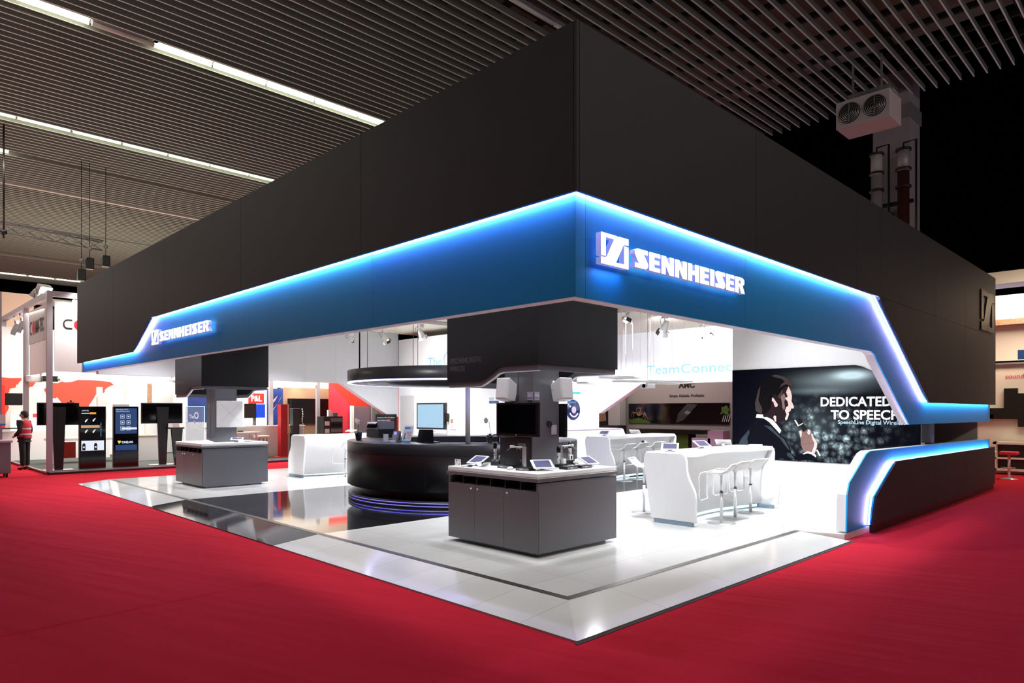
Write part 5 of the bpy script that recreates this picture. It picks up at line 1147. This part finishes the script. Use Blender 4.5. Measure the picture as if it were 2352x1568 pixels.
for x,y in ((4.7,19.3),(6.1,19.3),(4.7,19.8),(6.1,19.8)): B((x-.03,y-.03,PZ),(x+.03,y+.03,.95)).build('leg','white',t)
for x,c,w,l in ((4.9,'pbrown',.3,'brown sample sheet on the low white table'),(5.3,'wood',.4,'long wooden sample on the low white table'),(5.6,'leaf',.2,'green sample on the low white table')): tag(MB().rbox((x,19.5,1.03),(w,.2,.05)).build('material_sample',c),l,'sample')

# ================= STAND BEHIND AT RIGHT =================
t = thing('slogan_wall','grey stand wall with black slogan and logo letters seen under the rear fascia','wall',(19.6,11.5,0))
B((19.55,8.4,0),(19.65,15.9,3.6)).build('wall',mat('taupe_wall',(.36,.32,.31),.8),t)
text('slogan','Simple. Reliable. Profitable.',frame((19.54,11.68,2.22),*FX),1.55,.14,'txtk',t,bold=.02); text('logo_letters','AMC',frame((19.54,11.27,2.60),*FX),.72,.22,'txtk',t,bold=.05)
t = thing('dark_picture_panel','long black picture panel with spider-like insect, device and moss motifs','picture',(19.5,11.3,1.6)); B((19.50,9.10,1.20),(19.545,13.62,2.01)).build('panel','gloss',t); fr = frame((19.495,13.6,1.21),*FX)
flat('green_ground',[(0,0),(1.1,0),(.9,.12),(.5,.22),(.1,.14),(0,.2)],fr,mat('moss_print',(.06,.13,.01),.7,noise=.5,nscale=9),t)
for pts in ([(.1,.15),(.18,.45),(.42,.42)],[(.22,.12),(.25,.40),(.45,.42)],[(.42,.42),(.38,.58),(.48,.62)],[(.42,.42),(.60,.42)],[(.6,.42),(.58,.60),(.5,.62)],[(.6,.42),(.78,.45),(.98,.1)],[(.62,.40),(.80,.35),(.82,.05)],[(.76,.4),(.68,.12)]):
    m = MB(); m.tube([fr(u,v,.004) for u,v in pts],.018,5); m.build('insect_leg','pbrown',t)
flat('insect_body',[(.38,.34),(.5,.28),(.66,.36),(.60,.50),(.48,.44),(.40,.48)],fr,'pbrown',t,.004)
flat('device_motif',[(2.25,.02),(2.6,.15),(3.2,.75),(2.75,.78),(2.35,.4)],fr,mat('dark_device',(.03,.03,.032),.5),t); flat('device_label',[(2.6,.42),(2.75,.52),(2.92,.44),(2.78,.36)],fr,'grey',t,.004)
flat('moss_motif',jag([(4.15,.35),(4.2,.65),(4.4,.72),(4.5,.6),(4.5,.3),(4.3,.42)],.04,4),fr,'moss_print' if 0 else MATS['moss_print'],t,.004)
for i in range(4): flat('white_stripe',[(4.22+.08*i,.10),(4.25+.08*i,.10),(4.32+.08*i,.34),(4.29+.08*i,.34)],fr,'lgrey',t,.004)
t = thing('dark_counter','long black counter with picture front under the slogan wall','counter',(18.9,11.3,0)); B((18.6,9.7,.85),(19.2,12.9,1.0)).build('top','black',t); B((18.7,10.3,0),(19.2,12.9,.85)).build('body','slot',t); fr = frame((18.69,10.95,0),*FX); flat('blue_motif',jag([(-.6,.35),(-.4,.75),(-.1,.85),(.1,.7),(.05,.5),(-.2,.4)],.03,3),fr,'bluetag',t); flat('green_motif',[(.0,.2),(.63,.2),(.63,.85),(.2,.85),(.0,.5)],fr,'moss_print' if 0 else MATS['moss_print'],t,.001)
for (y,l) in ((11.2,'left'),(10.6,'right')):
    t = thing('drum_stool', f'dark drum with pale scalloped rim behind the front bar, {l} one','drum',(17.6,y,0)); MB().lathe([(0,.75),(.30,.75),(.31,.66),(.28,.63)],(17.6,y,0),24).build('skin','lilac',t); MB().lathe([(.30,.66),(.22,.2),(.24,0),(0,0)],(17.6,y,0),24).build('shell',mat('dark_violet',(.03,.015,.05),.5),t)
for (y0,y1,z,l) in ((9.25,10.0,.72,'lilac woodgrain box on the floor before the slogan wall, lower one'),(8.75,9.35,1.0,'lilac woodgrain box next to the mural edge, taller one')): tag(B((18.4,y0,0),(18.9,y1,z)).build('woodgrain_box','lilac'),l,'box')
t = thing('brown_picture','brown insect picture seen through the gap below the slanted rear wall','picture',(19.5,14.8,1.6)); B((19.0,14.35,0),(19.05,15.75,2.1)).build('panel','slot',t); fr = frame((18.99,15.1,1.2),*FX); flat('insect_print',jag([(.05,.05),(.1,.5),(.3,.75),(.6,.8),(.7,.1)],.03,4),fr,'pbrown',t)
tag(B((19.0,13.7,0),(19.4,14.3,3.4)).build('pale_pillar','lgrey'),'pale grey pillar between brown picture and slogan wall','pillar')
t = thing('black_box_seat','black box with two grey rounded backs left of the dark counter','seat',(18.5,13.6,0)); B((18.3,13.3,.0),(18.9,14.2,1.12)).build('box','black',t); MB().rbox((18.0,13.55,.75),(.1,.25,.4),bev=.06).rbox((18.0,13.25,.75),(.1,.25,.4),bev=.06).build('backs','grey',t); MB().cyl((18.0,13.4,0),(18.0,13.4,.6),.03).build('foot','grey',t)
lamp('AREA','right_stand_light',(17.5,11.5,4.0),(19.0,11.5,1.5),90,(1,.92,.86),shape='RECTANGLE',size=5,size_y=1)

# ================= STAND AT THE FAR RIGHT =================
t = thing('arched_stand_wall','warm white stand with curved header band at the far right edge','stand',(20,-.5,0))
B((19.0,-3.5,0),(19.1,1.6,3.0)).build('lower_wall','warmw',t); B((18.9,-3.5,3.0),(19.1,1.6,3.05)).build('shelf_line','grey',t)
MB().grid(lambda u,v:(18.6+.35*math.cos(v*1.3),-3.5+5.1*u,3.1+1.0*v),4,10).build('curved_panel','warmw',t); B((18.5,-3.5,4.05),(19.0,1.6,4.2)).build('brown_band','pbrown',t); B((18.5,-3.5,4.2),(19.0,1.6,4.85)).build('upper_band','warmw',t); B((18.52,-.2,3.1),(18.56,.25,3.35)).build('blue_field','scr_b',t)
text('red_script','sound families',frame((18.985,.60,2.62),*FX),1.0,.12,'crim',t)
tag(B((20,-6,5.4),(21,4,5.75)).build('duct','warmw'),'pale horizontal duct above the far right stand','duct')
for i,(a,b,c,d,l) in enumerate(((.62,2.34,.31,1.80,'upper left'),(.95,1.80,.31,1.50,'lower left'),(.31,2.20,-.4,1.29,'right'))): 
    tag(B((18.90,c,d),(18.98,a,b)).build('wall_screen','black'), f'black screen on the far right warm white wall, {l} of three','screen')
t = thing('white_shelf_unit','white open shelf unit with dark contents at the far right','shelf',(18.6,.1,0)); MB().box((18.5,-1.2,.82),(18.9,.8,.88)).box((18.5,-1.2,.1),(18.9,.8,.16)).box((18.5,.72,.1),(18.9,.8,.88)).box((18.5,-.0,.42),(18.9,.8,.46)).build('frame','warmw',t); B((18.7,-1.0,.16),(18.88,.7,.8)).build('contents','kdark',t)
for (x,y,l) in ((17.0,.66,'left'),(17.1,.20,'right')):
    t = thing('chrome_stool', f'chrome bar stool with red tinted seat at the far right, {l} one','bar stool',(x,y,0),0,'chrome bar stools at the far right')
    MB().lathe([(0,.05),(.06,.04),(.19,.01),(.19,0),(0,0)],(x,y,0),24).build('base','chrome',t); MB().cyl((x,y,.03),(x,y,.62),.03,n=14).build('column','chrome',t); MB().rbox((x,y,.66),(.36,.38,.08),bev=.03).build('seat','crim' if l=='right' else 'warmw',t); MB().tube([(x-.12,y-.15,.30),(x-.2,y,.30),(x-.12,y+.15,.30)],.01,6).build('footrest','chrome',t)
lamp('AREA','far_right_stand_light',(17.6,-.6,5.0),(18.9,-.4,2.0),200,(1,.82,.62),shape='RECTANGLE',size=3,size_y=1)
tag(B((18.9,.86,1.5),(18.95,1.2,1.62)).build('exit_sign','leaf'),'small green sign in the gap above the low side wall','sign')
